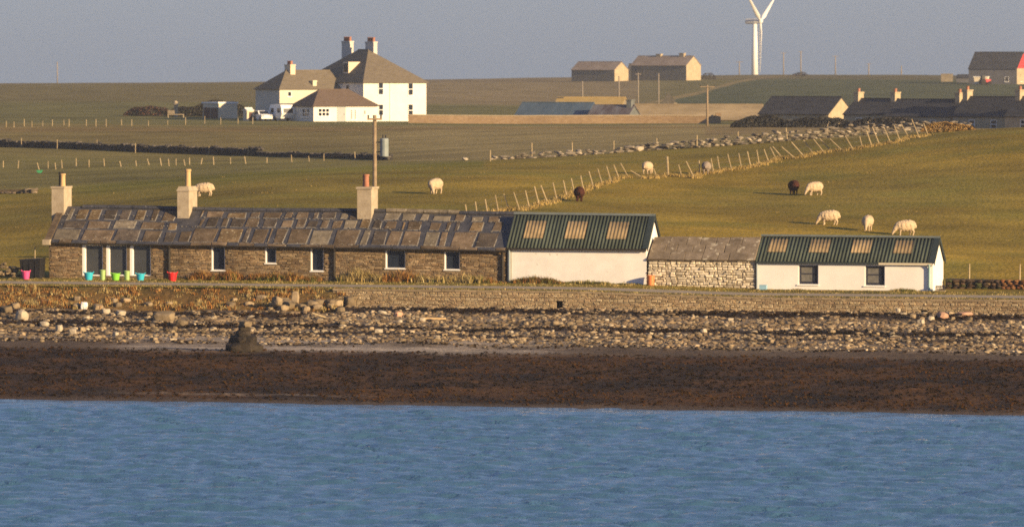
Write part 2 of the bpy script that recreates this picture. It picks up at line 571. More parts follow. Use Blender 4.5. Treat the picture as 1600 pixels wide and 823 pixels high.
def beach_col(s, t):
    shingle = (.215, .165, .11)
    weed = (.030, .019, .012)
    wrack = (.026, .016, .012)
    sand = (.33, .275, .22)
    wob = 1.6 * vn(s, 0, .09, 21) + .9 * vn(s, t, .25, 22)
    tt = t + wob
    c = shingle
    # wrack lines below the wall and half way down
    for tc_, wd in ((-13.2 if s > WALL_S0 else -17.0, 1.7 if s > WALL_S0 else 2.2), (-24.5, 1.9), (-29.5, .7)):
        k = math.exp(-((tt - tc_) / wd) ** 2) * (.75 + .9 * (vn(s, t * 2, .3, 23) + .25))
        c = mixc(c, wrack, min(.92, max(0, k * 1.3)))
    k = float(1 - sstep(-38, -34, tt))
    c = mixc(c, (.095, .066, .043), k)
    k = float(1 - sstep(-44, -40, tt))
    w = mixc((.022, .0125, .0065), (.066, .031, .0090), max(0, min(1, .5 + 1.3 * vn(s, t, .22, 25) + .8 * vn(s, t, .8, 27))))
    c = mixc(c, w, k * (1 if t < -42 else .85))
    # sand strips
    for tc_, wd, sa, sb in ((-33.2, 1.6, -11, 11), (-39.5, 2.6, -10, 13)):
        k = math.exp(-((t + .5 * wob - tc_) / wd) ** 2) * float(sstep(sa - 2, sa + 3, s) * (1 - sstep(sb - 5, sb + 2, s)))
        c = mixc(c, sand, min(1, max(0, 1.3 * k * (.75 + .9 * vn(s, t * 3, .35, 24)))))
    k = math.exp(-((t + 68.6) / .5) ** 2) * float(sstep(-3, 3, s) * (1 - sstep(8, 12, s))) * .5
    c = mixc(c, (.24, .19, .15), max(0, k))
    k = float(1 - sstep(-71.5, -69.5, t + .4 * wob)) * float(sstep(-8, 0, s))
    c = mixc(c, (.085, .062, .045), k * .8)
    return c

def build_beach():
    mb = MB()
    ss = np.concatenate([[-9000, -4000, -1500, -500], np.arange(-100, 1701, 9), [2100, 3100, 5600, 10600]])
    ts = np.concatenate([np.arange(-88, -72, 1.0), np.arange(-72, -8.9, .28)])
    for t in ts:
        for u in ss:
            s = s_of(u, t)
            mb.v.append(tuple(C(s, t, bz(s, t))))
            mb.c.append(beach_col(s, t))
    n = len(ss)
    mb.f = [(j * n + i, j * n + i + 1, (j + 1) * n + i + 1, (j + 1) * n + i) for j in range(len(ts) - 1) for i in range(n - 1)]
    mb.build('beach', M_beach, smooth=True, kind='structure')
build_beach()

# ------------------------------------------------------------------ land sheet
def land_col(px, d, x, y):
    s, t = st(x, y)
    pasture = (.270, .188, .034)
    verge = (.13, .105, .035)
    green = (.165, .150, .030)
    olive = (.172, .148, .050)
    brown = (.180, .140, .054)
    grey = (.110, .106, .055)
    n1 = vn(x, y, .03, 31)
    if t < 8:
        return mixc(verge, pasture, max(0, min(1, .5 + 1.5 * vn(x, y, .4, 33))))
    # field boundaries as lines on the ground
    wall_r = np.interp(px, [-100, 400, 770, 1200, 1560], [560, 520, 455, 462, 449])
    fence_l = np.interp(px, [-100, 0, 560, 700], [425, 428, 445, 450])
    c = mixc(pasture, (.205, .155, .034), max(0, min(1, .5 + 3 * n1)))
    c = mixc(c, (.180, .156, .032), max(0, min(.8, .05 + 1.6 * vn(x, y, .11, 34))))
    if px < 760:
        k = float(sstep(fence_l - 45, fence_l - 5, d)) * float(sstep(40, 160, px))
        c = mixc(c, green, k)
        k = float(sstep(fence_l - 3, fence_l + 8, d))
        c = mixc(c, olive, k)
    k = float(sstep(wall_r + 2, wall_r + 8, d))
    c = mixc(c, mixc(mixc(olive, brown, .35), (.262, .205, .090), float(sstep(480, 720, px) * (1 - sstep(1250, 1500, px)))), k)  # middle columns lightened: vignette brightness put into the field colour
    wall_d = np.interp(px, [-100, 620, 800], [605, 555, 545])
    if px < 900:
        c = mixc(c, mixc(brown, (.262, .205, .090), float(sstep(480, 720, px))), float(sstep(wall_d, wall_d + 15, d)) * .8)  # same vignette lightening towards the middle columns
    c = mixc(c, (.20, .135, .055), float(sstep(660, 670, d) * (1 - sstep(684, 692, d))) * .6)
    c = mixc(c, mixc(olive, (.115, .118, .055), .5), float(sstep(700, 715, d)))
    c = mixc(c, mixc(mixc(brown, grey, .4), (.225, .175, .096), float(sstep(350, 700, px) * (1 - sstep(1000, 1100, px)))), float(sstep(930, 980, d)) * (1 if px < 1000 else .4))  # far fields lightened in the middle too, vignette put into the colour
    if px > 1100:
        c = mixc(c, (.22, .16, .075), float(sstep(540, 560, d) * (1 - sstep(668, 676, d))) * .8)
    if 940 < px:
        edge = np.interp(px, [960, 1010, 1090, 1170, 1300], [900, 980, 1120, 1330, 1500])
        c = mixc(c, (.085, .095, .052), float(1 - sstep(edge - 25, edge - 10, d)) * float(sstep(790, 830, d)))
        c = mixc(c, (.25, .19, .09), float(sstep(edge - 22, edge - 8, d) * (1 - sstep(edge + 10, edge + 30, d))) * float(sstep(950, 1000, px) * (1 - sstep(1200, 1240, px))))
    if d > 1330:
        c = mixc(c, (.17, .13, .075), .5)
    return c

def build_land():
    us = np.concatenate([np.arange(-12000, -400, 1160), np.arange(-400, 2001, 8), np.arange(2600, 13601, 1100)])
    off = np.concatenate([np.arange(0, 40, .8), np.arange(40, 200, 2.0), np.arange(200, 480, 5), np.arange(480, 1300, 14), np.arange(1300, 2390, 60)])
    mb = MB()
    X, Y, P = [], [], []
    for o in off:
        for u in us:
            k = (u - 800) / F
            t = -10.6
            s = s_of(u, t)
            d = d_st(s, t) + o
            X.append(k * d)
            Y.append(d)
            P.append(u)
    Z = gz(np.array(X), np.array(Y))
    for x, y, z, u in zip(X, Y, Z, P):
        mb.v.append((x, y, z))
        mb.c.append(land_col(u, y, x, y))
    n = len(us)
    mb.f = [(j * n + i, j * n + i + 1, (j + 1) * n + i + 1, (j + 1) * n + i) for j in range(len(off) - 1) for i in range(n - 1)]
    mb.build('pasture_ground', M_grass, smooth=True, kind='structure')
build_land()

def strip(name, t0, t1, m, dz, s0=-110, s1=110, step=1.5, wob=0.0):
    mb = MB()
    ss = np.arange(s0, s1, step)
    for s in ss:
        w = wob * vn(s, 0, .4, 44)
        for t in (t0 + w, t1 + w * .6):
            p = C(s, t)
            mb.v.append((p.x, p.y, float(gz(p.x, p.y)) + dz))
    mb.c = [(1, 1, 1)] * len(mb.v)
    mb.f = [(2 * i, 2 * i + 2, 2 * i + 3, 2 * i + 1) for i in range(len(ss) - 1)]
    return mb.build(name, m, kind='structure')
strip('shore_road', -8.5, -5.1, M_road, .025, wob=.3)

def wall_grid(x0, x1, zb, topf, ops, y0, y1):
    """front wall with openings cut through it; ops: (x0, x1, z0, z1)"""
    xs = sorted({x0, x1, *[o[0] for o in ops], *[o[1] for o in ops]})
    zs = sorted({zb, *[o[2] for o in ops], *[o[3] for o in ops]}) + ['top']
    ins = lambda x, z: any(o[0] < x < o[1] and o[2] < z < o[3] for o in ops)
    mb = MB()
    zz = lambda z, x: topf(x) if z == 'top' else z
    filled = {}
    for i in range(len(xs) - 1):
        for j in range(len(zs) - 1):
            xm = (xs[i] + xs[i + 1]) / 2
            zm = (zz(zs[j], xm) + zz(zs[j + 1], xm)) / 2
            filled[i, j] = not ins(xm, zm)
    for (i, j), ok in filled.items():
        if not ok:
            continue
        a, b = xs[i], xs[i + 1]
        p, q = zs[j], zs[j + 1]
        A4 = [(a, zz(p, a)), (b, zz(p, b)), (b, zz(q, b)), (a, zz(q, a))]
        mb.add([(x, y0, z) for x, z in A4], [(0, 1, 2, 3)])
        mb.add([(x, y1, z) for x, z in A4], [(3, 2, 1, 0)])
        for k, (di, dj) in enumerate(((0, -1), (1, 0), (0, 1), (-1, 0))):
            if not filled.get((i + di, j + dj), False):
                e0, e1 = A4[k], A4[(k + 1) % 4]
                mb.add([(e0[0], y0, e0[1]), (e1[0], y0, e1[1]), (e1[0], y1, e1[1]), (e0[0], y1, e0[1])], [(3, 2, 1, 0)])
    return mb

# ------------------------------------------------------------------ sea wall and grassy bank
rng = random.Random(11)

def build_sea_wall():
    root = thing('sea_wall', 'low tan rubble sea wall along the shore road above the beach', 'sea wall', C(0, -11, 0), -A)
    core = MB()
    s0_, s1_ = WALL_S0, 75
    top = lambda s: float(z0(s)) + .03 * vn(s, 0, .5, 55)
    drains = [(s_of(874, -11), .19, 1.30, .40), (s_of(1444, -11), .17, 1.22, .22)]
    ops = [(ds - dw, ds + dw, dz, dz + dh) for ds, dw, dz, dh in drains]
    for a, b in ((s0_, 10.0), (10.0, s1_)):
        wall_grid(a, b, .4, lambda x: top(x) - .05, [o for o in ops if a < o[0] < b], 0, .5).build('core', mat('sea_wall_core', (.21, .16, .105), (.32, .25, .165), sc=4, bump=.5, rough=1), root)
    mb = MB()
    z = .95
    while z < 2.25:
        h = rng.uniform(.05, .12)
        s = s0_ + rng.random() * .3
        while s < 40:
            w = rng.uniform(.10, .38)
            t_ = top(s)
            if z + h < t_ + .03 and not any(abs(s + w / 2 - ds) < dw + w / 2 and z + h > dz and z < dz + dh for ds, dw, dz, dh in drains):
                g = rng.uniform(.85, 1.15) * (1.0 if rng.random() > .05 else .6) * (1.2 + .25 * vn(s, z, .35, 56))
                c = tuple(k * g for k in rng.choice([(.30, .225, .14), (.33, .26, .165), (.26, .19, .12), (.36, .295, .20)]))
                zj = z + .05 * vn(s, z, .9, 57)
                mb.block(s, s + w - .015, zj, zj + h - .008, 0, rng.uniform(.02, .07), rng, c, jit=.5)
            s += w
        z += h
    mb.build('wall_stones', M_vc, root, kind='stuff')
    cp = MB()
    s = s0_
    while s < 42:
        w = rng.uniform(.5, 1.1)
        g = rng.uniform(.8, 1.15)
        zt_ = top(s)
        cp.hexa([(s, -.07, zt_ - .06), (s + w - .03, -.07, zt_ - .06), (s + w - .03, .52, zt_ - .06), (s, .52, zt_ - .06),
                 (s, -.06, zt_ + .04), (s + w - .03, -.06, zt_ + .03), (s + w - .03, .5, zt_ + .04), (s, .5, zt_ + .03)], tuple(k * g for k in (.26, .20, .13)))
        s += w
    cp.build('coping', M_vc, root, kind='stuff')
    for ds, dw, dz, dh in drains:
        p = MB()
        p.box(ds - dw - .02, ds + dw + .02, .46, .49, dz - .02, dz + dh + .02)  # black plate at the back puts the drain's inner shade into colour
        p.build('drain_dark_plate', M_nearblack, root)
build_sea_wall()

def build_bank():
    mb = MB()
    ss = np.arange(-100, WALL_S0 + .6, .5)
    prof = [(-9.6, .01), (-10.6, -.05), (-11.4, -.35), (-12.6, -.72), (-14.2, -1.0), (-15, -1.35)]
    for s in ss:
        for t, dz in prof:
            w = .3 * vn(s, t, .3, 61)
            p = C(s, t + w)
            mb.v.append((p.x, p.y, float(z0(s)) + dz + .1 * vn(s, t, .5, 62) * (t < -10)))
            mb.c.append(mixc((.17, .105, .040), (.105, .095, .032), max(0, min(1, (t + 11.5) / 1.5 + vn(s, t, .6, 63)))))
    n = len(prof)
    mb.f = [(i * n + j, i * n + j + 1, (i + 1) * n + j + 1, (i + 1) * n + j) for i in range(len(ss) - 1) for j in range(n - 1)]
    mb.build('grass_bank', M_grass, smooth=True, kind='structure')
build_bank()

# ------------------------------------------------------------------ the long stone cottage
def lx(px, s0_, t=0.0):
    return s_of(px, t) - s0_

def window(parent, x0, x1, z0_, z1_, y0, reveal=.16, fr=.06, bars=(), m=None, sill=True, revealmat=None, curtain=False, lft=.05, gm=None):
    m = m or M_paint
    w = MB()
    e = .004
    # painted reveal lining and frame
    y1 = y0 + reveal
    for a, b, c, d in ((x0 + e, x0 + lft, z0_ + e, z1_ - e), (x1 - .025, x1 - e, z0_ + e, z1_ - e), (x0 + lft, x1 - .025, z1_ - .02, z1_ - e), (x0 + lft, x1 - .025, z0_ + e, z0_ + .025)):
        w.box(a, b, y0 + .012, y1, c, d)
    wo_ = w.build('window', revealmat or m, parent)
    f = MB()
    for a, b, c, d in ((x0 + lft, x0 + lft + fr, z0_ + .03, z1_ - .03), (x1 - .03 - fr, x1 - .03, z0_ + .03, z1_ - .03), (x0 + .03 + fr, x1 - .03 - fr, z1_ - .03 - fr, z1_ - .03), (x0 + .03 + fr, x1 - .03 - fr, z0_ + .03, z0_ + .03 + fr)):
        f.box(a, b, y1 - .05, y1 - .005, c, d)
    for kind, v in bars:
        if kind == 'v':
            xm = x0 + (x1 - x0) * v
            f.box(xm - fr / 3, xm + fr / 3, y1 - .045, y1 - .008, z0_ + .03 + fr, z1_ - .03 - fr)
        else:
            zm = z0_ + (z1_ - z0_) * v
            f.box(x0 + .03 + fr, x1 - .03 - fr, y1 - .048, y1 - .01, zm - fr / 3, zm + fr / 3)
    f.build('frame', m, wo_)
    g = MB()
    g.box(x0 + .03, x1 - .03, y1 - .02, y1 + .01, z0_ + .03, z1_ - .03)
    g.build('pane', gm or M_glass, wo_)
    if curtain:
        c = MB()
        c.box(x0 + .03 + fr + .04, x1 - .03 - fr - .10, y1 - .024, y1 - .0205, z0_ + .16, z1_ - .12)
        c.build('blind', M_curt, wo_)
    if sill:
        s = MB()
        s.box(x0 - .04, x1 + .04, y0 - .06, y0 + .03, z0_ - .06, z0_ - .002)
        s.build('sill', M_paint, wo_)
    return wo_

def roof_fn(eave, ridge):           # eave, ridge: functions of x -> (y, z)
    def f(x, r, h=0.0):
        (ya, za), (yb, zb) = eave(x), ridge(x)
        d = Vector((0, yb - ya, zb - za))
        n = Vector((0, -d.z, d.y)).normalized()
        return Vector((x, ya, za)) + d * r + n * h
    return f

def slab_on(mb, RP, x0, x1, r0, r1, h, rng, base=.0, jit=.03, taper=.25):
    j = lambda m=jit: (rng.random() - .5) * 2 * m
    cs = [(x0 + j(), r0 + j(.012)), (x1 + j(), r0 + j(.012)), (x1 + j(), r1 + j(.012)), (x0 + j(), r1 + j(.012))]
    hs = [h * (1 + (rng.random() - .5) * .25) for _ in cs]
    b = [RP(x, r, base) for x, r in cs]
    i = .02
    ins = [(1, 1), (-1, 1), (-1, -1), (1, -1)]
    t = [RP(x + a * i, r + q * .006, base + hh) for (x, r), (a, q), hh in zip(cs, ins, hs)]
    mb.add(b + t, [(4, 5, 6, 7), (0, 1, 5, 4), (1, 2, 6, 5), (2, 3, 7, 6), (3, 0, 4, 7)])
    return cs

def chimney(parent, x0, x1, y0, y1, zb, zt_, m, pots, cap=.07, capz=.12, potmat=None, slope=False):
    mb = MB()
    mb.box(x0, x1, y0, y1, zb, zt_ - capz)
    ch = mb.build('chimney', m, parent)
    cpm = MB()
    if slope:
        cpm.hexa([(x0 - cap, y0 - cap, zt_ - capz), (x1 + cap, y0 - cap, zt_ - capz), (x1 + cap, y1 + cap, zt_ - capz), (x0 - cap, y1 + cap, zt_ - capz),
                  (x0 + .06, y0 + .06, zt_), (x1 - .06, y0 + .06, zt_), (x1 - .06, y1 - .06, zt_), (x0 + .06, y1 - .06, zt_)])
    else:
        cpm.box(x0 - cap, x1 + cap, y0 - cap, y1 + cap, zt_ - capz, zt_)
    cpm.build('cap', m, ch)
    for px_, py_, r, h, pm in pots:
        p = MB()
        p.lathe([(r * 1.05, 0), (r * 1.05, .04), (r, .06), (r * .92, h * .86), (r * 1.12, h * .88), (r * 1.12, h), (r * .75, h), (r * .75, h * .7)], (px_, py_, zt_), 14)
        p.build('chimney_pot', pm, ch, smooth=False)
    return ch

def build_cottage():
    s0_, s1_ = s_of(76), s_of(791)
    L = s1_ - s0_
    root = thing('stone_cottage', 'long low brown stone cottage with flagstone roof and three chimneys', 'cottage', C(s0_, 0, ZW), -A)
    topf = lambda x: 2.14 - .24 * x / L + .015 * math.sin(x * .7)
    X = lambda px: lx(px, s0_)
    def op(a, b, ya, yb):
        d = d_st(s_of((a + b) / 2), 0)
        return (X(a), X(b), zpx(yb, d) - ZW, zpx(ya, d) - ZW)
    ops = [op(128, 160, 382, 431), op(165.5, 197.5, 382, 431), op(202.5, 235, 382, 431),
           op(330, 351, 385.5, 422), op(414, 431, 387.5, 411), op(485, 505, 388, 423), op(602, 633, 391, 419), op(694, 718, 393, 421)]
    ops = [(a, b, max(c, .05), min(d, topf(a) - .07)) for a, b, c, d in ops]
    wall_grid(0, L, -.6, topf, ops, 0, .45).build('wall', M_mort, root)
    mb = MB()
    z = -.5
    rg = random.Random(5)
    pal = [(.205, .140, .082), (.25, .18, .108), (.155, .108, .066), (.29, .22, .14), (.215, .158, .10), (.17, .13, .09)]
    while z < 2.2:
        h = rg.uniform(.05, .115)
        x = rg.random() * .2
        while x < L:
            w = rg.uniform(.12, .48)
            x1 = min(x + w, L)
            zz = z * topf(x) / 2.14 + .05 * vn(x, z, .8, 58)
            if zz + h < topf(x) - .02 and x1 - x > .07 and not any(x1 > o[0] - .0 and x < o[1] + .0 and zz + h > o[2] - .09 and zz < o[3] + .0 for o in ops):
                g = rg.uniform(.8, 1.22) * (1 + .45 * vn(x, z, .5, 59))
                mb.block(x, x1 - .012, zz, zz + h * rg.uniform(.75, 1.1) - .006, 0, rg.uniform(.015, .06), rg, tuple(k * g for k in rg.choice(pal)))
            x += w
        z += h
    mb.build('wall_stones', M_vc, root, kind='stuff')
    D = 5.2
    eave = lambda x: (-.22, topf(x) - .06)
    ridge = lambda x: (2.6, 4.02 - .19 * x / L + .03 * math.sin(x * .45))
    RP = roof_fn(eave, ridge)
    # gables and back wall
    for xa, xb in ((.0, .45), (L - .45, L)):
        g = MB()
        xm = (xa + xb) / 2
        pr = [(.46, -.6), (D, -.6), (D, topf(xm)), (2.6, ridge(xm)[1] - .12), (.46, topf(xm) + .32)]
        n = len(pr)
        g.add([(xa, y, z) for y, z in pr] + [(xb, y, z) for y, z in pr], [tuple(range(n - 1, -1, -1)), tuple(range(n, 2 * n))] + [(i, (i + 1) % n, (i + 1) % n + n, i + n) for i in range(n)])
        g.build('gable_wall', M_mort, root)
    b = MB()
    b.box(.45, L - .45, D - .45, D - .01, -.6, topf(L / 2) - .1)
    b.build('back_wall', M_mort, root)
    # tarred deck
    dk = MB()
    xs = np.linspace(-.12, L + .02, 40)
    for i in range(len(xs) - 1):
        a, c = xs[i], xs[i + 1]
        mt = lambda x, r, h: (lambda p: Vector((p.x, 5.2 - p.y, p.z)))(RP(x, r, h))
        p = [RP(a, 0, -.08), RP(c, 0, -.08), RP(c, 1, -.08), RP(a, 1, -.08), RP(a, 0, 0), RP(c, 0, 0), RP(c, 1, 0), RP(a, 1, 0)]
        dk.hexa(p)
        dk.hexa([Vector((q.x, D - q.y, q.z)) for q in (p[1], p[0], p[3], p[2], p[5], p[4], p[7], p[6])])
    roof = dk.build('roof', M_tar, root)
    # flagstones, course by course, where the photograph has them
    bot = [(83, 125), (128, 175), (180, 217), (222, 251), (255, 275), (279, 298), (300, 338), (341, 378), (380, 390), (394, 417), (419, 425), (428, 447), (452, 482), (485, 517), (522, 560), (563, 576), (580, 603), (606, 625), (628, 657), (661, 684), (687, 699), (705, 742), (745, 776)]
    mid = [(98, 133), (137, 171), (176, 213), (220, 257), (261, 276), (309, 319), (322, 341), (345, 357), (360, 382), (384, 406), (409, 433), (437, 457), (462, 479), (480, 497), (501, 513), (518, 534), (538, 557), (564, 578), (582, 598), (602, 622), (626, 633), (637, 658), (669, 690), (695, 704), (710, 719), (735, 757), (768, 786)]
    top = [(106, 116), (120, 137), (140, 158), (161, 182), (187, 205), (210, 228), (235, 248), (255, 275), (313, 319), (321, 349), (353, 386), (390, 406), (410, 441), (445, 458), (461, 483), (488, 498), (502, 525), (530, 544), (546, 558), (600, 624), (628, 650), (656, 672), (676, 704), (710, 728), (735, 757), (763, 784)]
    rg = random.Random(21)
    mo = MB()
    for lst, rowL, rowR in ((bot, (.05, .36), (.06, .47)), (mid, (.385, .60), (.50, .73)), (top, (.625, .93), (.755, .93))):
        for a, c in lst:
            r0, r1 = rowL if a < 280 else rowR
            r0 += rg.uniform(-.01, .012)
            r1 += rg.uniform(-.045, .012)
            ym = eave(0)[0] + (ridge(0)[0] - eave(0)[0]) * (r0 + r1) / 2
            x0, x1 = s_of(a, ym) - s0_ + .02 + rg.random() * .09, s_of(c, ym) - s0_ - .02 - rg.random() * .09
            mb = MB()
            cs = slab_on(mb, RP, x0, x1, r0, r1, rg.uniform(.022, .038), rg, base=.004, jit=.045)
            pale = rg.random() < .12 or (lst is top and 560 < a < 705)
            mb.build('roof_slab', M_slabp if pale else rg.choice([M_slab, M_slab, M_slabo, M_slabd]), roof)
            # mortar fillets round the slab
            for e in range(4):
                if rg.random() < (.85 if e == 0 else .6):
                    (xa, ra), (xb, rb) = cs[e], cs[(e + 1) % 4]
                    if rg.random() < .4:
                        xb, rb = xa + (xb - xa) * .6, ra + (rb - ra) * .6
                    if e in (0, 2):
                        q = (-.014 if e == 0 else .014)
                        mo.add([RP(xa, ra, .032), RP(xb, rb, .032), RP(xb, rb + q, .006), RP(xa, ra + q, .006)], [(0, 1, 2, 3) if e else (3, 2, 1, 0)])
                    else:
                        q = (.035 if e == 1 else -.035)
                        mo.add([RP(xa, ra, .032), RP(xb, rb, .032), RP(xb + q, rb, .006), RP(xa + q, ra, .006)], [(0, 1, 2, 3)])
    for k in range(320):
        x, r = rg.uniform(.3, L - .3), rg.choice([.05, .48, .74, rg.random() * .9])
        rock(mo, RP(x, r, .03), (rg.uniform(.025, .085), rg.uniform(.02, .05), .025), rg)
    mo.build('mortar', M_mortar, roof, kind='stuff')
    # ridge and eave stones
    x = 1.2
    while x < L - .3:
        w = rg.uniform(.5, 1.0)
        pale = s_of(593, 2.6) < x + s0_ < s_of(708, 2.6)
        rd = MB()
        za = ridge(x)[1]
        lift = .05 if pale else 0
        p = [RP(x, .94, .01), RP(x + w - .03, .94, .01), RP(x + w - .03, 1.0, .03), RP(x, 1.0, .03)]
        q = [RP(x, .94, .07 + lift), RP(x + w - .03, .94, .07 + lift), RP(x + w - .03, 1.0, .11 + lift), RP(x, 1.0, .11 + lift)]
        rd.hexa(p + q)
        rd.hexa([Vector((v.x, D - v.y, v.z)) for v in (p[1], p[0], p[3], p[2], q[1], q[0], q[3], q[2])])
        rd.build('ridge_stone', M_slabp if pale else M_tar, roof)
        x += w
    x = -.1
    while x < L - .4:
        w = rg.uniform(.7, 1.5)
        es = MB()
        slab_on(es, RP, x, min(x + w - .03, L), -.03, .045, rg.uniform(.04, .07), rg, base=.003, jit=.02)
        es.build('eave_slab', M_tar if rg.random() < .6 else M_slab, roof)
        x += w
    gt = MB()
    gt.tube([(-.1, -.27, topf(0) - .13), (L / 2, -.27, topf(L / 2) - .13), (L, -.27, topf(L) - .13)], .055, 8)
    gt.build('gutter', M_pipe, root)
    for px_ in (265, 523, 786):
        x = X(px_)
        p = MB()
        p.tube([(x, -.27, topf(x) - .14), (x, -.12, topf(x) - .35), (x, -.12, 0)], .085 if px_ != 786 else .07, 8)
        p.build('downpipe', M_pipe, root)
    # gable skew on the left end
    sk = MB()
    for k in range(7):
        r = k / 7
        p0, p1 = RP(-.16, r - .02, 0), RP(-.16, r + .135, 0)
        sk.hexa([(-.2, p0.y, p0.z - .05), (.16, p0.y, p0.z - .05), (.16, p1.y, p1.z - .05), (-.2, p1.y, p1.z - .05), (-.2, p0.y, p0.z + .13), (.16, p0.y, p0.z + .12), (.16, p1.y, p1.z + .13), (-.2, p1.y, p1.z + .12)])
    sk.build('gable_skew', M_slab, root)
    q = MB()
    p0 = RP(-.16, -.04, 0)
    q.box(-.24, .2, p0.y - .12, p0.y + .3, p0.z - .1, p0.z + .2)
    q.build('skewputt', M_render, root)
    for i, (a, b, c, d) in enumerate(ops):
        big = i < 3
        window(root, a, b, c, d, 0, reveal=.16 if big else .22, fr=.035, sill=not big, m=M_paint if big else mat('navy_frame', (.03, .034, .06), (.04, .045, .07), sc=3, rough=.5), revealmat=M_paint, lft=.16 if big else .06, gm=M_glass2 if big else None)
    # chimneys
    dR = d_st(s_of(300, 2.6), 2.6)
    zl = lambda py: zpx(py, dR) - ZW
    def xy(a, b):
        return s_of(a, 2.3) - s0_, s_of(b, 2.3) - s0_
    x0, x1 = xy(84, 103)
    chimney(root, x0, x1, 1.9, 3.3, 2.6, zl(292), M_render, [((x0 + x1) / 2 + .12, 2.45, .155, .72, M_pot), ((x0 + x1) / 2 - .10, 2.8, .13, .80, M_nearblack)], cap=.04)
    x0, x1 = xy(281, 299)
    chimney(root, x0, x1, 1.8, 3.4, 3.0, zl(291), M_render, [((x0 + x1) / 2 + .08, 2.5, .165, .98, M_pot)], cap=.05, capz=.26, slope=True)
    x0, x1 = xy(561, 583)
    chimney(root, x0, x1, 1.9, 3.3, 3.0, zl(290), M_render, [((x0 + x1) / 2 - .05, 2.5, .165, .70, M_potr), ((x0 + x1) / 2 - .2, 2.85, .15, .62, M_potr)], cap=.06)
    return root
build_cottage()

# ------------------------------------------------------------------ corrugated-roof buildings
def corr_sheet(RP, x0, x1, r0, r1, pitch, amp, base, flip=None):
    mb = MB()
    n = max(2, int((x1 - x0) / pitch * 10))
    for k in range(n + 1):
        x = x0 + (x1 - x0) * k / n
        h = base + amp * (.5 + .5 * math.cos(2 * math.pi * x / pitch))
        for r in (r0, r1):
            for dh in (0, -.008):
                p = RP(x, r, h + dh)
                mb.v.append(tuple(p) if flip is None else (p.x, flip - p.y, p.z))
                mb.c.append((1, 1, 1))
    for k in range(n):
        a, b = k * 4, k * 4 + 4
        mb.f += [(a, b, b + 2, a + 2), (a + 1, a + 3, b + 3, b + 1), (a, a + 1, b + 1, b), (a + 2, b + 2, b + 3, a + 3)]
    return mb

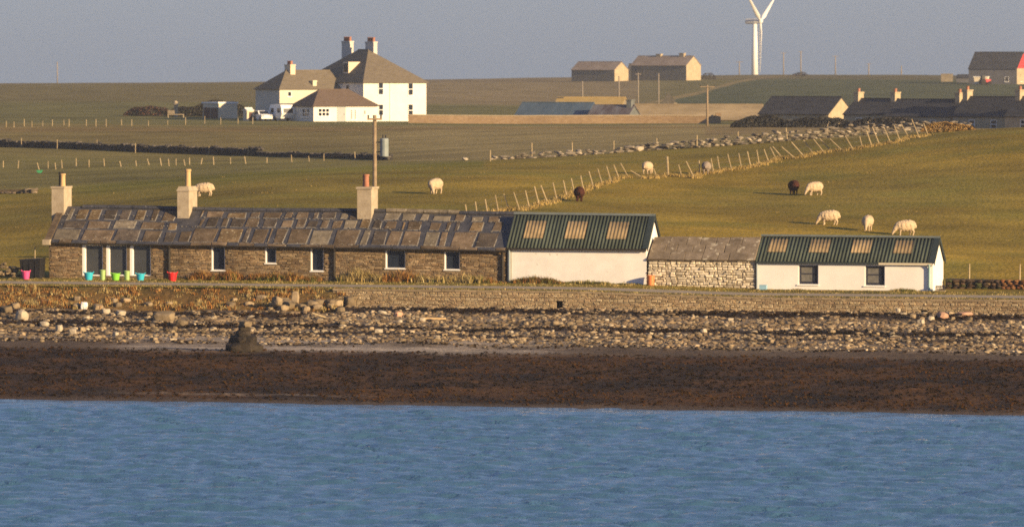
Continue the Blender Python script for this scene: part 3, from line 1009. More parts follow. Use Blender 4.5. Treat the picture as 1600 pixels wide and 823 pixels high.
def white_building(name, label, pxa, pxb, tshift, D, yeave, yridge, ybase, wins, lights, lyr, wallmat, blotch=True, gableshift=0):
    s0_, s1_ = s_of(pxa, tshift), s_of(pxb, tshift)
    L = s1_ - s0_
    zb = float(z0((s0_ + s1_) / 2))
    root = thing(name, label, 'shed' if not wins else 'house', C(s0_, tshift, zb), -A)
    dl, dr = d_st(s0_, tshift), d_st(s1_, tshift)
    hl, hr = zpx(yeave[0], dl) - zb, zpx(yeave[1], dr) - zb
    rl, rr = zpx(yridge[0], dl + D / 2) - zb, zpx(yridge[1], dr + D / 2) - zb
    topf = lambda x: hl + (hr - hl) * x / L + .05
    X = lambda px: s_of(px, tshift) - s0_
    ops = []
    for a, b, ya, yb in wins:
        d = d_st(s_of((a + b) / 2, tshift), tshift)
        ops.append((X(a), X(b), zpx(yb, d) - zb, zpx(ya, d) - zb))
    wall_grid(0, L, -.5, topf, ops, 0, .4).build('wall', wallmat, root)
    ridge = lambda x: (D / 2, rl + (rr - rl) * x / L)
    eave = lambda x: (-.14, topf(x) - .08)
    RP = roof_fn(eave, ridge)
    for xa, xb in ((0, .4), (L - .4, L)):
        g = MB()
        xm = (xa + xb) / 2
        pr = [(.401, -.5), (D, -.5), (D, topf(xm) - .05), (D / 2, ridge(xm)[1] - .05), (.401, topf(xm) + .28)]
        n = len(pr)
        g.add([(xa, y, z) for y, z in pr] + [(xb, y, z) for y, z in pr], [tuple(range(n - 1, -1, -1)), tuple(range(n, 2 * n))] + [(i, (i + 1) % n, (i + 1) % n + n, i + n) for i in range(n)])
        g.build('gable_wall', wallmat, root)
    b = MB()
    b.box(.4, L - .4, D - .4, D - .01, -.5, topf(L / 2) - .12)
    b.build('back_wall', wallmat, root)
    pitch = .2
    nsh = int(round(L / (pitch * 6)))
    w = (L + .10) / nsh
    for k in range(nsh):
        xa = -.02 + k * w
        corr_sheet(RP, xa, xa + w + .05, 0, .985, pitch, .068, .004 + .010 * (k % 2)).build('roof_sheet', M_green, root, smooth=True)
        corr_sheet(RP, xa, xa + w + .05, 0, .985, pitch, .068, .004 + .010 * (k % 2), flip=D).build('roof_sheet', M_green, root, smooth=True)
    for a, b_ in lights:
        ym = D / 2 * (lyr[0] + lyr[1]) / 2
        xa, xb = s_of(a, tshift + ym) - s0_, s_of(b_, tshift + ym) - s0_
        corr_sheet(RP, xa, xb, lyr[0], lyr[1], pitch, .034, .055).build('rooflight', M_skyl, root, smooth=True)
    rd = MB()
    for sg in (0, 1):
        p = [RP(-.06, .95, .097), RP(L + .12, .95, .097), RP(L + .12, 1.01, .10), RP(-.06, 1.01, .10), RP(-.06, .95, .115), RP(L + .12, .95, .115), RP(L + .12, 1.01, .125), RP(-.06, 1.01, .125)]
        if sg:
            p = [Vector((v.x, D - v.y, v.z)) for v in (p[1], p[0], p[3], p[2], p[5], p[4], p[7], p[6])]
        rd.hexa(p)
    rd.build('ridge_cap', mat('ridge_cap', (.10, .12, .12), (.15, .17, .16), sc=3, rough=.6), root)
    bb = MB()
    for xv in (L + .085,):
        bb.hexa([RP(xv, -.02, -.10), RP(xv + .03, -.02, -.10), RP(xv + .03, 1, -.10), RP(xv, 1, -.10), RP(xv, -.02, .07), RP(xv + .03, -.02, .07), RP(xv + .03, 1, .07), RP(xv, 1, .07)])
        bb.hexa([Vector((v.x, D - v.y, v.z)) for v in (RP(xv + .03, -.02, -.10), RP(xv, -.02, -.10), RP(xv, 1, -.10), RP(xv + .03, 1, -.10), RP(xv + .03, -.02, .07), RP(xv, -.02, .07), RP(xv, 1, .07), RP(xv + .03, 1, .07))])
    bb.build('barge_board', M_greend, root)
    vg = MB()
    vg.hexa([RP(L - .2, -.01, .08), RP(L + .11, -.01, .08), RP(L + .11, .98, .08), RP(L - .2, .98, .08), RP(L - .2, -.01, .095), RP(L + .11, -.01, .095), RP(L + .11, .98, .095), RP(L - .2, .98, .095)])
    vg.build('verge_flashing', M_greend, root)
    return root, s0_, L, topf, ops, RP, zb, X

wroot, *_w = white_building('white_shed', 'windowless white shed with green corrugated roof and three tan rooflights', 793, 1010, 0.0, 3.6, (387, 389), (334, 337), None, [],
                            [(822, 852), (886, 916), (951, 981)], (.28, .78), M_white)
_s0, _L, _top, _ops, _RP, _zb, _X = _w
p = MB(); p.tube([(.12, -.17, _top(0) - .1), (.12, -.09, _top(0) - .3), (.12, -.09, 0)], .06, 8); p.build('downpipe', mat('pipe_blue_grey', (.22, .27, .30), (.30, .34, .36), sc=3, rough=.6), wroot)
p = MB(); p.box(.0, .26, -.02, -.003, -.2, _top(0) - .12); p.build('corner_strip', mat('corner_grey', (.42, .39, .34), (.52, .49, .43), sc=4, rough=.9), wroot)
p = MB(); p.tube([(-.02, -.19, _top(0) - .12), (_L, -.19, _top(_L) - .12)], .05, 8); p.build('gutter', M_pipe, wroot)

hroot, *_w = white_building('white_cottage', 'small white cottage with two dark windows and four tan rooflights', 1182, 1458, 0.0, 3.5, (408, 411), (369, 372), None,
                            [(1247, 1279, 414, 444.5), (1351, 1383, 415, 446.5)], [(1202, 1230), (1267, 1297), (1333, 1362), (1398, 1428)], (.36, .86), M_white2)
_s0, _L, _top, _ops, _RP, _zb, _X = _w
for a, b, c, d in _ops:
    window(hroot, a, b, c, d, 0, reveal=.2, fr=.09, bars=(('h', .55),), m=mat('dark_frame', (.025, .028, .05), (.035, .04, .06), sc=3, rough=.5), revealmat=M_paint, curtain=True)
p = MB(); p.box(_X(1374), _L + .02, -.165, -.135, _top(_L) - .17, _top(_L) - .05); p.build('fascia', mat('fascia_cream', (.5, .44, .33), (.58, .52, .4), sc=3, rough=.8), hroot)
p = MB(); p.box(-.02, _X(1373), -.165, -.135, _top(0) - .16, _top(0) - .05); p.build('fascia', M_greend, hroot)
p = MB(); p.tube([(_L - .18, -.17, _top(_L) - .12), (_L - .18, -.09, _top(_L) - .32), (_L - .18, -.09, .05)], .06, 8); p.build('downpipe', mat('pipe_teal', (.25, .40, .40), (.32, .47, .46), sc=3, rough=.6), hroot)
p = MB(); p.tube([(.05, -.08, _top(0) - .2), (.05, -.08, .0)], .05, 8); p.build('downpipe', MATS['pipe_blue_grey'], hroot)

# ------------------------------------------------------------------ rubble byre between them
def build_byre():
    a0, a1 = s_of(1013, .02), s_of(1181, .02)
    L = a1 - a0
    zb = float(z0((a0 + a1) / 2))
    root = thing('rubble_byre', 'low byre of pale rubble stone with grey slab roof between white buildings', 'byre', C(a0, .02, zb), -A)
    dm = d_st((a0 + a1) / 2, .02)
    top = zpx(405, dm) - zb
    core = MB()
    core.box(.02, L - .02, .0, 3.2, -.5, top - .02)
    core.build('wall', mat('byre_mortar', (.20, .155, .10), (.42, .35, .255), sc=4, bump=.5, rough=1), root)
    rg = random.Random(31)
    nx, nz = 23, 12
    us_ = [[(i + (rg.uniform(-.36, .36) if 0 < i < nx else 0)) * L / nx for i in range(nx + 1)] for j in range(nz)]
    lev = lambda i, j: -.15 + (top + .13) * (j + (0 if j in (0, nz) else .62 * mnoise.noise(Vector((i * .8, j * 3.1, 4.7))))) / nz
    for j in range(nz):
        i = 0
        while i < nx:
            span = 2 if (rg.random() < .22 and i < nx - 1) else 1
            x, x1 = us_[j][i], us_[j][i + span]
            za, zb_ = lev(x * 2.2, j), lev(x * 2.2, j + 1)
            if x1 - x < .05 or zb_ - za < .03:
                i += span
                continue
            b = MB()
            g_ = .004 + rg.random() * .014
            b.block(x, x1 - g_, za, zb_ - g_, 0, rg.uniform(.025, .09), rg, jit=.8)
            b.build('stone', M_ruin, root)
            i += span
    D = 3.2
    rz_ = zpx(371, dm + 1.6) - zb
    RP = roof_fn(lambda x: (-.16, top - .03), lambda x: (D / 2, rz_ + .03 * math.sin(x * 1.3)))
    dk = MB()
    p = [RP(.0, 0, -.06), RP(L, 0, -.06), RP(L, 1, -.06), RP(.0, 1, -.06), RP(.0, 0, 0), RP(L, 0, 0), RP(L, 1, 0), RP(.0, 1, 0)]
    dk.hexa(p)
    dk.hexa([Vector((q.x, D - q.y, q.z)) for q in (p[1], p[0], p[3], p[2], p[5], p[4], p[7], p[6])])
    roof = dk.build('roof', M_slab, root)
    for r0, r1 in ((-.01, .34), (.30, .67), (.63, .99)):
        x = .0
        while x < L - .05:
            w = rg.uniform(.6, 1.25)
            x1 = min(x + w, L)
            if L - x1 < .3:
                x1 = L
            b = MB()
            slab_on(b, RP, x + .005, x1 - .01, r0, r1, rg.uniform(.03, .05), rg, base=.005 + .02 * r0, jit=.015)
            b.build('roof_slab', M_byroof, roof)
            x = x1
    g = MB()
    for xa in (0.03, L - .3):
        pr = [(.1, top - .1), (D - .1, top - .1), (D / 2, rz_ - .08)]
        g.add([(xa, y, z) for y, z in pr] + [(xa + .25, y, z) for y, z in pr], [(2, 1, 0), (3, 4, 5), (0, 1, 4, 3), (1, 2, 5, 4), (2, 0, 3, 5)])
    g.build('gable_core', M_mort, root)
build_byre()

# ------------------------------------------------------------------ beach stones, weed, driftwood
def build_shore_stuff():
    rg = random.Random(41)
    pal = [(.24, .18, .115), (.19, .142, .092), (.27, .21, .14), (.15, .112, .075), (.34, .28, .20), (.175, .128, .085), (.105, .078, .056)]
    v, f, v2, f2 = ico()
    mb = MB()
    for k in range(26000):
        t = -11.4 - (rg.random() ** 1.15) * 25
        s = s_of(rg.uniform(-230, 1830), t)
        if t < -34 + 1.5 * vn(s, 0, .2, 71) and rg.random() < .75:
            continue
        if vn(s, t * .6, .35, 74) < rg.uniform(-.8, .0) and rg.random() < .5:
            continue
        b = beach_col(s, t)
        sc_ = (.028 + .115 * rg.random() ** 2.8)
        g = rg.uniform(.65, 1.25)
        c = tuple(x * g * (1 + .6 * vn(s, t, .22, 75)) for x in rg.choice(pal))
        if b[0] < .085 and rg.random() < .9:
            continue
        if s < WALL_S0 and t > -14.8:
            continue
        rock(mb, C(s, t, bz(s, t) + sc_ * .25), (sc_ * rg.uniform(.9, 1.9), sc_, sc_ * rg.uniform(.4, .8)), rg, c)
    mb.build('shingle', M_vc, kind='stuff', label='small angular shingle covering the upper beach', cat='shingle')
    # bladder wrack and tangle on the lower beach and along the drift lines
    wb = MB()
    def frond(s, t, dk):
        z = bz(s, t) + rg.uniform(0, .05)
        p = C(s, t, z)
        a = rg.random() * 6.28
        L_ = rg.uniform(.10, .30)
        w = rg.uniform(.03, .08)
        dx, dy = math.cos(a) * L_, math.sin(a) * L_
        nx, ny = -math.sin(a) * w, math.cos(a) * w
        hgt = rg.uniform(.01, .06)
        k = max(0, min(1, .45 + 1.4 * vn(s, t * .7, .2, 25) + .7 * vn(s, t, .7, 27) + rg.uniform(-.15, .15)))
        c = tuple(x * dk * rg.uniform(.9, 1.1) for x in mixc((.014, .0085, .005), (.048, .023, .0072), k))
        vs = [p + Vector((0, 0, -.03)) + Vector((nx, ny, 0)) * .4, p + Vector((0, 0, -.03)) - Vector((nx, ny, 0)) * .4,
              p + Vector((dx * .5 - nx, dy * .5 - ny, hgt)), p + Vector((dx * .5 + nx, dy * .5 + ny, hgt)),
              p + Vector((dx - nx * .5, dy - ny * .5, -.02)), p + Vector((dx + nx * .5, dy + ny * .5, -.02))]
        wb.add(vs, [(0, 1, 2, 3), (3, 2, 4, 5)], c)
    n = 0
    while n < 11000:
        t = rg.uniform(-71.2, -41.5)
        s = s_of(rg.uniform(-230, 1830), t)
        if vn(s, t, .35, 72) > rg.uniform(-.9, .15) or rg.random() < .45:
            frond(s, t, 1.0)
        n += 1
    for tc_, wd, cnt in ((-13.2, .8, 4200), (-24.5, 1.0, 4200), (-36.2, .6, 1300), (-29.5, .6, 900)):
        for k in range(cnt):
            s = s_of(rg.uniform(-230, 1830), tc_)
            if tc_ > -14 and s < WALL_S0:
                t = -17.0 + rg.gauss(0, 1.0)
            else:
                t = tc_ + rg.gauss(0, wd) - 1.6 * vn(s, 0, .09, 21)
            if vn(s, t, .25, 73) > rg.uniform(-.7, .25) and t < -11.4:
                frond(s, t, .5)
    wb.build('seaweed', M_weed, kind='stuff', label='dark brown seaweed covering the lower beach and drift lines', cat='seaweed')
build_shore_stuff()

M_bould = mat('beach_boulder', (.15, .112, .07), (.27, .21, .138), sc=3, bump=.5, bsc=12, rand=.4, rough=.95, spec=.1, spot=((.38, .33, .25), .68, 3.5))
M_pale = mat('bleached_stone', (.29, .24, .175), (.44, .38, .295), sc=3, bump=.4, rough=.95, spec=.1)
M_pinks = mat('pink_stone', (.38, .22, .15), (.48, .30, .21), sc=3, bump=.4, rough=.95, spec=.1)

def boulder(name, px_, py_, w, h, m, label, cat='boulder', group=None, depth=None, rg=random.Random(51), zoff=0.0):
    s, t, z = bhit(px_, py_)
    if t > -14.5 and s < WALL_S0 - .5:
        t = -14.2
        s = s_of(px_, t)
        z = zpx(py_, d_st(s, t))
    sc_ = d_st(s, t) / F
    mb = MB()
    rock(mb, (0, 0, 0), (w * sc_ * .5, (depth or w * sc_ * .4), h * sc_ * .55), rg, hi=True)
    return mb.build(name, m, loc=C(s, t, z + h * sc_ * .3 + zoff), label=label, cat=cat, group=group)

def build_boulders():
    rg = random.Random(61)
    named = [
        (131, 482, 13, 12, M_paint, 'small bright white stone in the dark weed below the orange bank'),
        (597, 491, 15, 8, M_pale, 'smooth oval pale stone lying at the foot of the sea wall'),
        (622, 494, 15, 9, M_pinks, 'pinkish flat stone beside the oval pale stone under the wall'),
        (1474, 496, 22, 10, M_pinks, 'low pink slab on the shingle right of the small drain hole'),
        (1508, 492, 26, 7, M_pinks, 'long thin pink slab against the sea wall, right of the low pink slab'),
        (256, 500, 34, 16, M_bould, 'large squared tan block among the stones at the upper left beach'),
        (284, 509, 22, 12, M_bould, 'pointed tan block leaning beside the large squared block'),
        (432, 475, 16, 14, M_bould, 'upright tan stone against the broken left end of sea wall'),
        (545, 474, 20, 20, M_bould, 'tallest leaning stone at the left end of the sea wall'),
        (461, 470, 12, 17, M_bould, 'narrow upright stone in the broken bank, second from wall end'),
        (33, 500, 22, 19, M_pale, 'pale triangular boulder near the left edge under the bank'),
        (8, 488, 20, 12, M_bould, 'tan flat boulder at the far left edge of the bank foot'),
        (92, 518, 12, 13, M_pale, 'egg shaped pale stone standing on the lower left shingle'),
        (113, 524, 12, 14, M_pale, 'blocky pale stone right of the egg shaped one'),
        (68, 509, 16, 9, M_pale, 'tilted pale slab above the egg shaped stone'),
        (165, 490, 14, 9, M_pale, 'pale oval stone in the weed line right of the bright white stone'),
        (188, 492, 15, 9, M_pale, 'pale flat stone right of the pale oval stone in the weed line'),
        (1404, 487, 9, 9, M_pale, 'rounded pale stone left below the small drain hole'),
        (1440, 507, 12, 10, M_pale, 'pale round stone on mid beach below the small drain hole'),
    ]
    for a, b, w, h, m, lab in named:
        boulder('beach_boulder', a, b, w, h, m, lab)
    zones = [(0, 330, 488, 540, 'weathered tan boulder among the stones on the left beach', 'boulders on the left beach', 26),
             (330, 800, 492, 528, 'tan shore stone on the shingle below the left half of the wall', 'stones below the left half of the sea wall', 24),
             (800, 1200, 494, 528, 'tan shore stone on the shingle around the large drain hole', 'stones around the large drain hole', 20),
             (1200, 1600, 496, 536, 'tan shore stone on the shingle in front of the white cottage', 'stones in front of the white cottage', 22)]
    for a, b, ya, yb, lab, grp, cnt in zones:
        for k in range(cnt):
            w = rg.uniform(7, 12.5)
            boulder('shore_stone', rg.uniform(a, b), rg.uniform(ya, yb), w, w * rg.uniform(.4, .75), M_pale if rg.random() < .13 else M_bould, lab, 'stone', grp, rg=rg)
    for k in range(36):
        px_ = rg.uniform(0, 410) if k < 16 else rg.uniform(405, 545)
        w = rg.uniform(9, 18) if k < 16 else rg.uniform(12, 24)
        t = rg.uniform(-14.3, -11.8)
        s = s_of(px_, t)
        z = float(z0(s)) + float(np.interp(t, [-15, -14.2, -12.6, -11.4], [-1.35, -1.0, -.72, -.35]))
        mb = MB()
        rock(mb, (0, 0, 0), (w / 56, w / 70, w / 80), rg, hi=True)
        mb.build('bank_stone', M_bould, loc=C(s, t, z + .04), label='tan stone bedded in the orange grass bank left of the wall', cat='stone', group='stones in the grass bank')
    # driftwood
    s, t, z = bhit(677, 501)
    d = MB()
    d.hexa([(-.65, -.1, 0), (.62, -.1, .02), (.66, .12, .02), (-.62, .1, 0), (-.65, -.09, .12), (.62, -.09, .11), (.66, .11, .1), (-.62, .1, .13)])
    d.build('driftwood_plank', mat('driftwood', (.42, .28, .14), (.55, .40, .22), sc=3, stretch=(1, 6, 6), rough=.9), loc=C(s, t, z + .06), label='bleached orange driftwood plank lying on the stones below the wall', cat='plank')
    s, t, z = bhit(498, 498)
    d = MB()
    d.tube([(-.35, 0, .3), (0, 0, .18), (.4, .05, .06)], [.05, .06, .04], 7)
    d.build('driftwood_branch', M_wood, loc=C(s, t, z), label='thin pale driftwood branch sloping over stones left of the oval stone', cat='branch')
    # weed covered rock stack on the left
    s, t, z = bhit(378, 549)
    root = thing('weedy_rock_stack', 'dark weed covered rock stack standing on the sand strip', 'rock', C(s, t, z), -A)
    mb = MB()
    for x, zz, a in ((0, .1, .8), (-.4, .15, .55), (.45, .15, .55), (-.1, .5, .6), (.22, .55, .5), (.05, .85, .42), (.1, 1.1, .3)):
        rock(mb, (x, 0, zz), (a, a * .8, a * .55), rg, hi=True)
    mb.build('rock_body', mat('weedy_rock', (.012, .010, .008), (.038, .027, .018), sc=2.4, bump=.6, bsc=9, rough=.8), root)
    mb = MB()
    rock(mb, (.18, -.05, 1.34), (.28, .24, .16), rg, hi=True)
    mb.build('top_stone', M_bould, root)
build_boulders()

# ------------------------------------------------------------------ tussocks and verge grass
def build_grass():
    rg = random.Random(71)
    ora = [(.33, .155, .045), (.26, .115, .035), (.36, .22, .075), (.17, .085, .035)]
    tan = [(.36, .27, .11), (.30, .22, .09), (.42, .34, .17)]
    grn = [(.12, .12, .03), (.16, .14, .04), (.09, .095, .028)]
    mb = MB()
    def tuft(s, t, z, h, n, pal, sp=.12, w=.035):
        for k in range(n):
            p = C(s + rg.gauss(0, sp), t + rg.gauss(0, sp), z)
            g = rg.uniform(.6, 1.25)
            blade(mb, p, h * rg.uniform(.55, 1.15), w * rg.uniform(.7, 1.4), rg.uniform(.1, .8), tuple(c * g for c in rg.choice(pal)), rg)
    # bank on the left
    for k in range(2100):
        s = s_of(rg.uniform(-60, 545), -11)
        t = rg.uniform(-14.4, -9.8)
        if vn(s, t, .55, 81) < .02 and rg.random() < .85:
            continue
        z = float(z0(s)) + float(np.interp(t, [-15, -14.2, -12.6, -11.4, -10.6, -9.6], [-1.35, -1.0, -.72, -.35, -.05, .0]))
        pal = grn if t > -10.6 and rg.random() < .7 else (ora if rg.random() < .62 else tan)
        tuft(s, t, z - .03, rg.uniform(.08, .24) * (.5 if t > -10.6 else 1) * (1.4 if vn(s, t, .55, 81) > .25 else 1), 13, pal, .11)
    # clumps along the foot of the cottage
    for a, b, hh, pal, cnt in ((275, 380, .30, ora, 120), (300, 360, .36, ora, 50), (395, 505, .34, ora, 130), (530, 600, .42, tan, 110), (605, 660, .36, ora, 70), (655, 715, .36, tan, 70), (725, 760, .36, tan, 50), (765, 800, .34, ora, 40), (410, 440, .2, grn, 50), (470, 500, .26, grn, 50)):
        for k in range(cnt):
            s = s_of(rg.uniform(a, b))
            t = -.2 - abs(rg.gauss(0, .4))
            cl = max(.25, .8 + 1.3 * vn(s, t, .9, 83))
            tuft(s, t, float(z0(s)) - .02, hh * 1.35 * cl * rg.uniform(.6, 1.15), 14, pal if rg.random() < .8 else grn, .10)
    # low green growth against the white shed and cottage
    for a, b, hh, cnt in ((800, 880, .42, 200), (880, 960, .22, 130), (960, 1012, .13, 70), (1395, 1435, .2, 60), (1240, 1260, .14, 14), (1015, 1180, .08, 70), (100, 270, .08, 120)):
        for k in range(cnt):
            s = s_of(rg.uniform(a, b))
            e = math.sin((s - s_of(a)) / (s_of(b) - s_of(a)) * math.pi) * .6 + .4
            t = -.12 - abs(rg.gauss(0, .3)) - (0.35 if a >= 1240 else 0)
            tuft(s, t, float(z0(s)) - .02, hh * e * rg.uniform(.6, 1.2), 11, grn if rg.random() < .6 else (ora if a == 800 else tan), .09, .03)
    # verge beside the road
    for k in range(3600):
        s = rg.uniform(-32, 32)
        t = rg.choice([rg.uniform(-5.3, -.4), rg.uniform(-10.4, -8.3)])
        tuft(s, t, float(z0(s)) - .01, rg.uniform(.05, .10), 6, grn if rg.random() < .55 else tan, .14, .028)
    mb.build('verge_grass', M_blade, kind='stuff', label='dry orange and green grass tufts along the bank and house fronts', cat='grass')
    # rough pasture tussocks along the fence and on the slope behind
    mb2 = MB()
    for k in range(260):
        px_ = rg.uniform(-20, 1620)
        d = rg.uniform(325, 445)
        p = GP(px_, d)
        if vn(p.x, p.y, .06, 82) < rg.uniform(-.3, .4):
            continue
        g = rg.uniform(.7, 1.1)
        for q in range(5):
            blade(mb2, (p.x + rg.gauss(0, .2), p.y + rg.gauss(0, .2), p.z - .01), rg.uniform(.06, .14), .05, .8, tuple(c * g for c in rg.choice([(.22, .155, .05), (.18, .13, .04), (.26, .19, .07)])), rg)
    return mb2
PASTURE_TUFTS = build_grass()

# ------------------------------------------------------------------ fences
def lean_post(mb, p, top, r):
    mb.tube([p - Vector((0, 0, .25)), p, p + (top - p) * .5, top], [r, r, r * .96, r * .9], 6)

def fence(name, label, pts, r=.045, thick=(), wires=(.25, .55, .85), wr=.006, tuft_mb=None):
    """pts: (base column, base row, top column, top row)"""
    root = thing(name, label, 'fence', hit(pts[0][0], pts[0][1]))
    o = root.location
    tops, bases = [], []
    for i, (bx, by, tx, ty) in enumerate(pts):
        b = hit(bx, by)
        k = b.y / F
        t = b + Vector(((tx - bx) * k, (rng.random() - .5) * .1, (by - ty) * k))
        mb = MB()
        lean_post(mb, b - o, t - o, r * (2.0 if i in thick else 1))
        mb.build('post', M_wood, root)
        bases.append(b - o)
        tops.append(t - o)
    for w in wires:
        mb = MB()
        mb.tube([b + (t - b) * w for b, t in zip(bases, tops)], wr, 4)
        mb.build('wire', M_wire, root)
    if tuft_mb is not None:
        rg = random.Random(len(pts))
        for a, b in zip(bases[:-1], bases[1:]):
            for k in range(26):
                q = a + (b - a) * rg.random() + o
                x, y = q.x + rg.gauss(0, .25), q.y + rg.gauss(0, .35)
                z = float(gz(x, y))
                for j in range(6):
                    g = rg.uniform(.75, 1.2)
                    blade(tuft_mb, (x + rg.gauss(0, .12), y + rg.gauss(0, .12), z - .02), rg.uniform(.12, .30), .045, .6, tuple(c * g for c in rg.choice([(.40, .29, .11), (.34, .24, .09), (.28, .2, .07)])), rg)
    return root

def z4(l):                                        # read off the enlargement at (720,170), 4 x
    return [(720 + a / 4, 170 + b / 4, 720 + c / 4, 170 + d / 4) for a, b, c, d in l]
def z5(l):                                        # and off the one at (1080,150), 3.08 x
    return [(1080 + a / 3.08, 150 + b / 3.08, 1080 + c / 3.08, 150 + d / 3.08) for a, b, c, d in l]
P1 = z4([(45, 705, 28, 600), (105, 685, 90, 580), (168, 662, 152, 565), (235, 645, 215, 540), (300, 632, 268, 532), (368, 636, 330, 522), (430, 628, 403, 510), (490, 605, 460, 485), (543, 592, 500, 480), (602, 578, 575, 462), (662, 548, 640, 447), (710, 530, 690, 435), (768, 512, 748, 418), (830, 495, 800, 392), (885, 474, 855, 375), (940, 458, 910, 358), (990, 438, 955, 350), (1048, 430, 998, 340)])
P2 = z4([(1148, 438, 1060, 388), (1226, 432, 1205, 375), (1295, 420, 1290, 300), (1382, 428, 1360, 350), (1460, 436, 1408, 330), (1497, 402, 1488, 325)])
P3 = z5([(42, 375, 38, 312), (108, 372, 95, 300), (138, 362, 126, 290), (195, 360, 175, 280), (242, 350, 228, 275), (287, 345, 270, 268), (328, 336, 315, 260), (374, 322, 350, 256), (410, 308, 380, 248), (440, 300, 392, 245), (500, 300, 435, 245), (547, 296, 482, 222), (590, 280, 540, 212), (642, 276, 587, 207), (677, 268, 617, 205), (727, 264, 668, 208), (780, 262, 740, 192), (824, 250, 810, 195), (870, 246, 842, 165), (907, 238, 870, 148), (960, 230, 928, 156), (1005, 218, 976, 142), (1047, 200, 1010, 136), (1097, 202, 1060, 112), (1140, 190, 1118, 132)])
fence('pasture_fence', 'leaning post and wire fence climbing the pasture behind the shed', P1, tuft_mb=PASTURE_TUFTS)
fence('pasture_fence', 'short fence with one thick strainer post beside the grazing white sheep', P2, thick=(2,), tuft_mb=PASTURE_TUFTS)
fence('pasture_fence', 'long fence of steeply leaning posts below the ruined field wall', P3, tuft_mb=PASTURE_TUFTS)
fence('crest_fence', 'few leaning posts with a thick gatepost on the pasture crest', z5([(1455, 138, 1420, 85), (1480, 134, 1468, 78), (1490, 150, 1508, 98), (1527, 145, 1525, 38)]), thick=(2, 3))
fl = [(5, 262, 5), (28, 264, 29), (61, 265, 58), (75, 264, 75), (87, 265, 86), (97, 263, 96), (119, 260, 119), (139, 261, 139), (163, 260, 162), (189, 261, 187), (213, 260, 212), (233, 258, 230), (252, 259, 250), (264, 260, 263), (275, 259, 275), (289, 259, 287), (296, 258, 296), (314, 257, 316), (334, 258, 333), (360, 256, 360), (384, 256, 382), (417, 255, 417), (456, 254, 455), (483, 253, 482), (506, 252, 506), (555, 250, 554)]
fence('field_fence', 'low row of pale posts across the left field before the dark wall', [(a, b, c, b - rng.uniform(8, 13)) for a, b, c in fl], r=.05, wires=(.6,))
fl = [(10, 199), (22, 200), (38, 198), (50, 199), (67, 197), (82, 198), (100, 196), (108, 198), (135, 197), (150, 198), (166, 198), (190, 196), (206, 197), (232, 197), (262, 196), (290, 195), (320, 194), (345, 195), (372, 194), (395, 194)]
fence('garden_fence', 'sparse pale posts along the field edge left of the big white house', [(a, b, a, b - rng.uniform(7, 12)) for a, b in fl], r=.05, wires=(.7,))

PASTURE_TUFTS.build('pasture_tussocks', M_blade, kind='stuff', label='tawny grass tussocks on the grazed pasture and along its fence', cat='grass')

# ------------------------------------------------------------------ field walls
def ruined_wall():
    pts = [(768, 250), (850, 246), (950, 240), (1000, 236), (1100, 230), (1200, 223), (1300, 215), (1400, 208), (1480, 201), (1560, 192), (1610, 190)]
    base = [hit(a, b) for a, b in pts]
    o = base[0]
    root = thing('field_wall', 'ruined dry stone wall tumbling along the top of the pasture', 'stone wall', o)
    rg = random.Random(81)
    n = 0
    for c_ in range(6):
        z = c_ * .17
        px_ = 768 + rg.random() * 10
        while px_ < 1612:
            w = rg.uniform(9, 19)
            hgt = float(np.interp(px_, [770, 850, 960, 1100, 1200, 1300, 1400, 1480, 1530, 1600], [.28, .38, .40, .62, .75, .85, .9, .75, .4, .5])) * (1 + .5 * vn(px_, 0, .035, 93))
            if z < hgt and not (c_ and rg.random() < .1):
                i = np.interp(px_, [p[0] for p in pts], range(len(pts)))
                a = int(min(i, len(pts) - 2))
                b = base[a].lerp(base[a + 1], i - a)
                g = G(b.x, b.y)
                h = rg.uniform(.11, .22)
                mb = MB()
                rock(mb, g - o + Vector((rg.gauss(0, .08), rg.gauss(0, .12) + .05 * c_, z + h * .4)), (w / 18 * .5, .24, h * .6), rg)
                mb.build('stone', M_pale if rg.random() < .1 else M_fstone, root)
                n += 1
            px_ += w * .98
    for a, b, w in ((726, 252, 10), (905, 243, 9), (998, 236, 16)):
        p = hit(a, b)
        mb = MB()
        rock(mb, p - o + Vector((0, -.35, .2)), (w / 36, .25, w / 70), rg)
        mb.build('stone', M_pale, root, label='loose pale stone fallen beside the wall')
    return n
NSTONE = ruined_wall()
print('wall stones', NSTONE)
fence('wall_fence', 'spaced pale posts standing just behind the ruined field wall', [(766, 252, 766, 235), (831, 246, 831, 223), (894, 243, 894, 222), (959, 238, 959, 220), (1026, 234, 1026, 216), (1089, 229, 1089, 211), (1153, 224, 1153, 206), (1230, 218, 1228, 200), (1293, 213, 1293, 194), (1358, 208, 1356, 190)], r=.05, wires=())

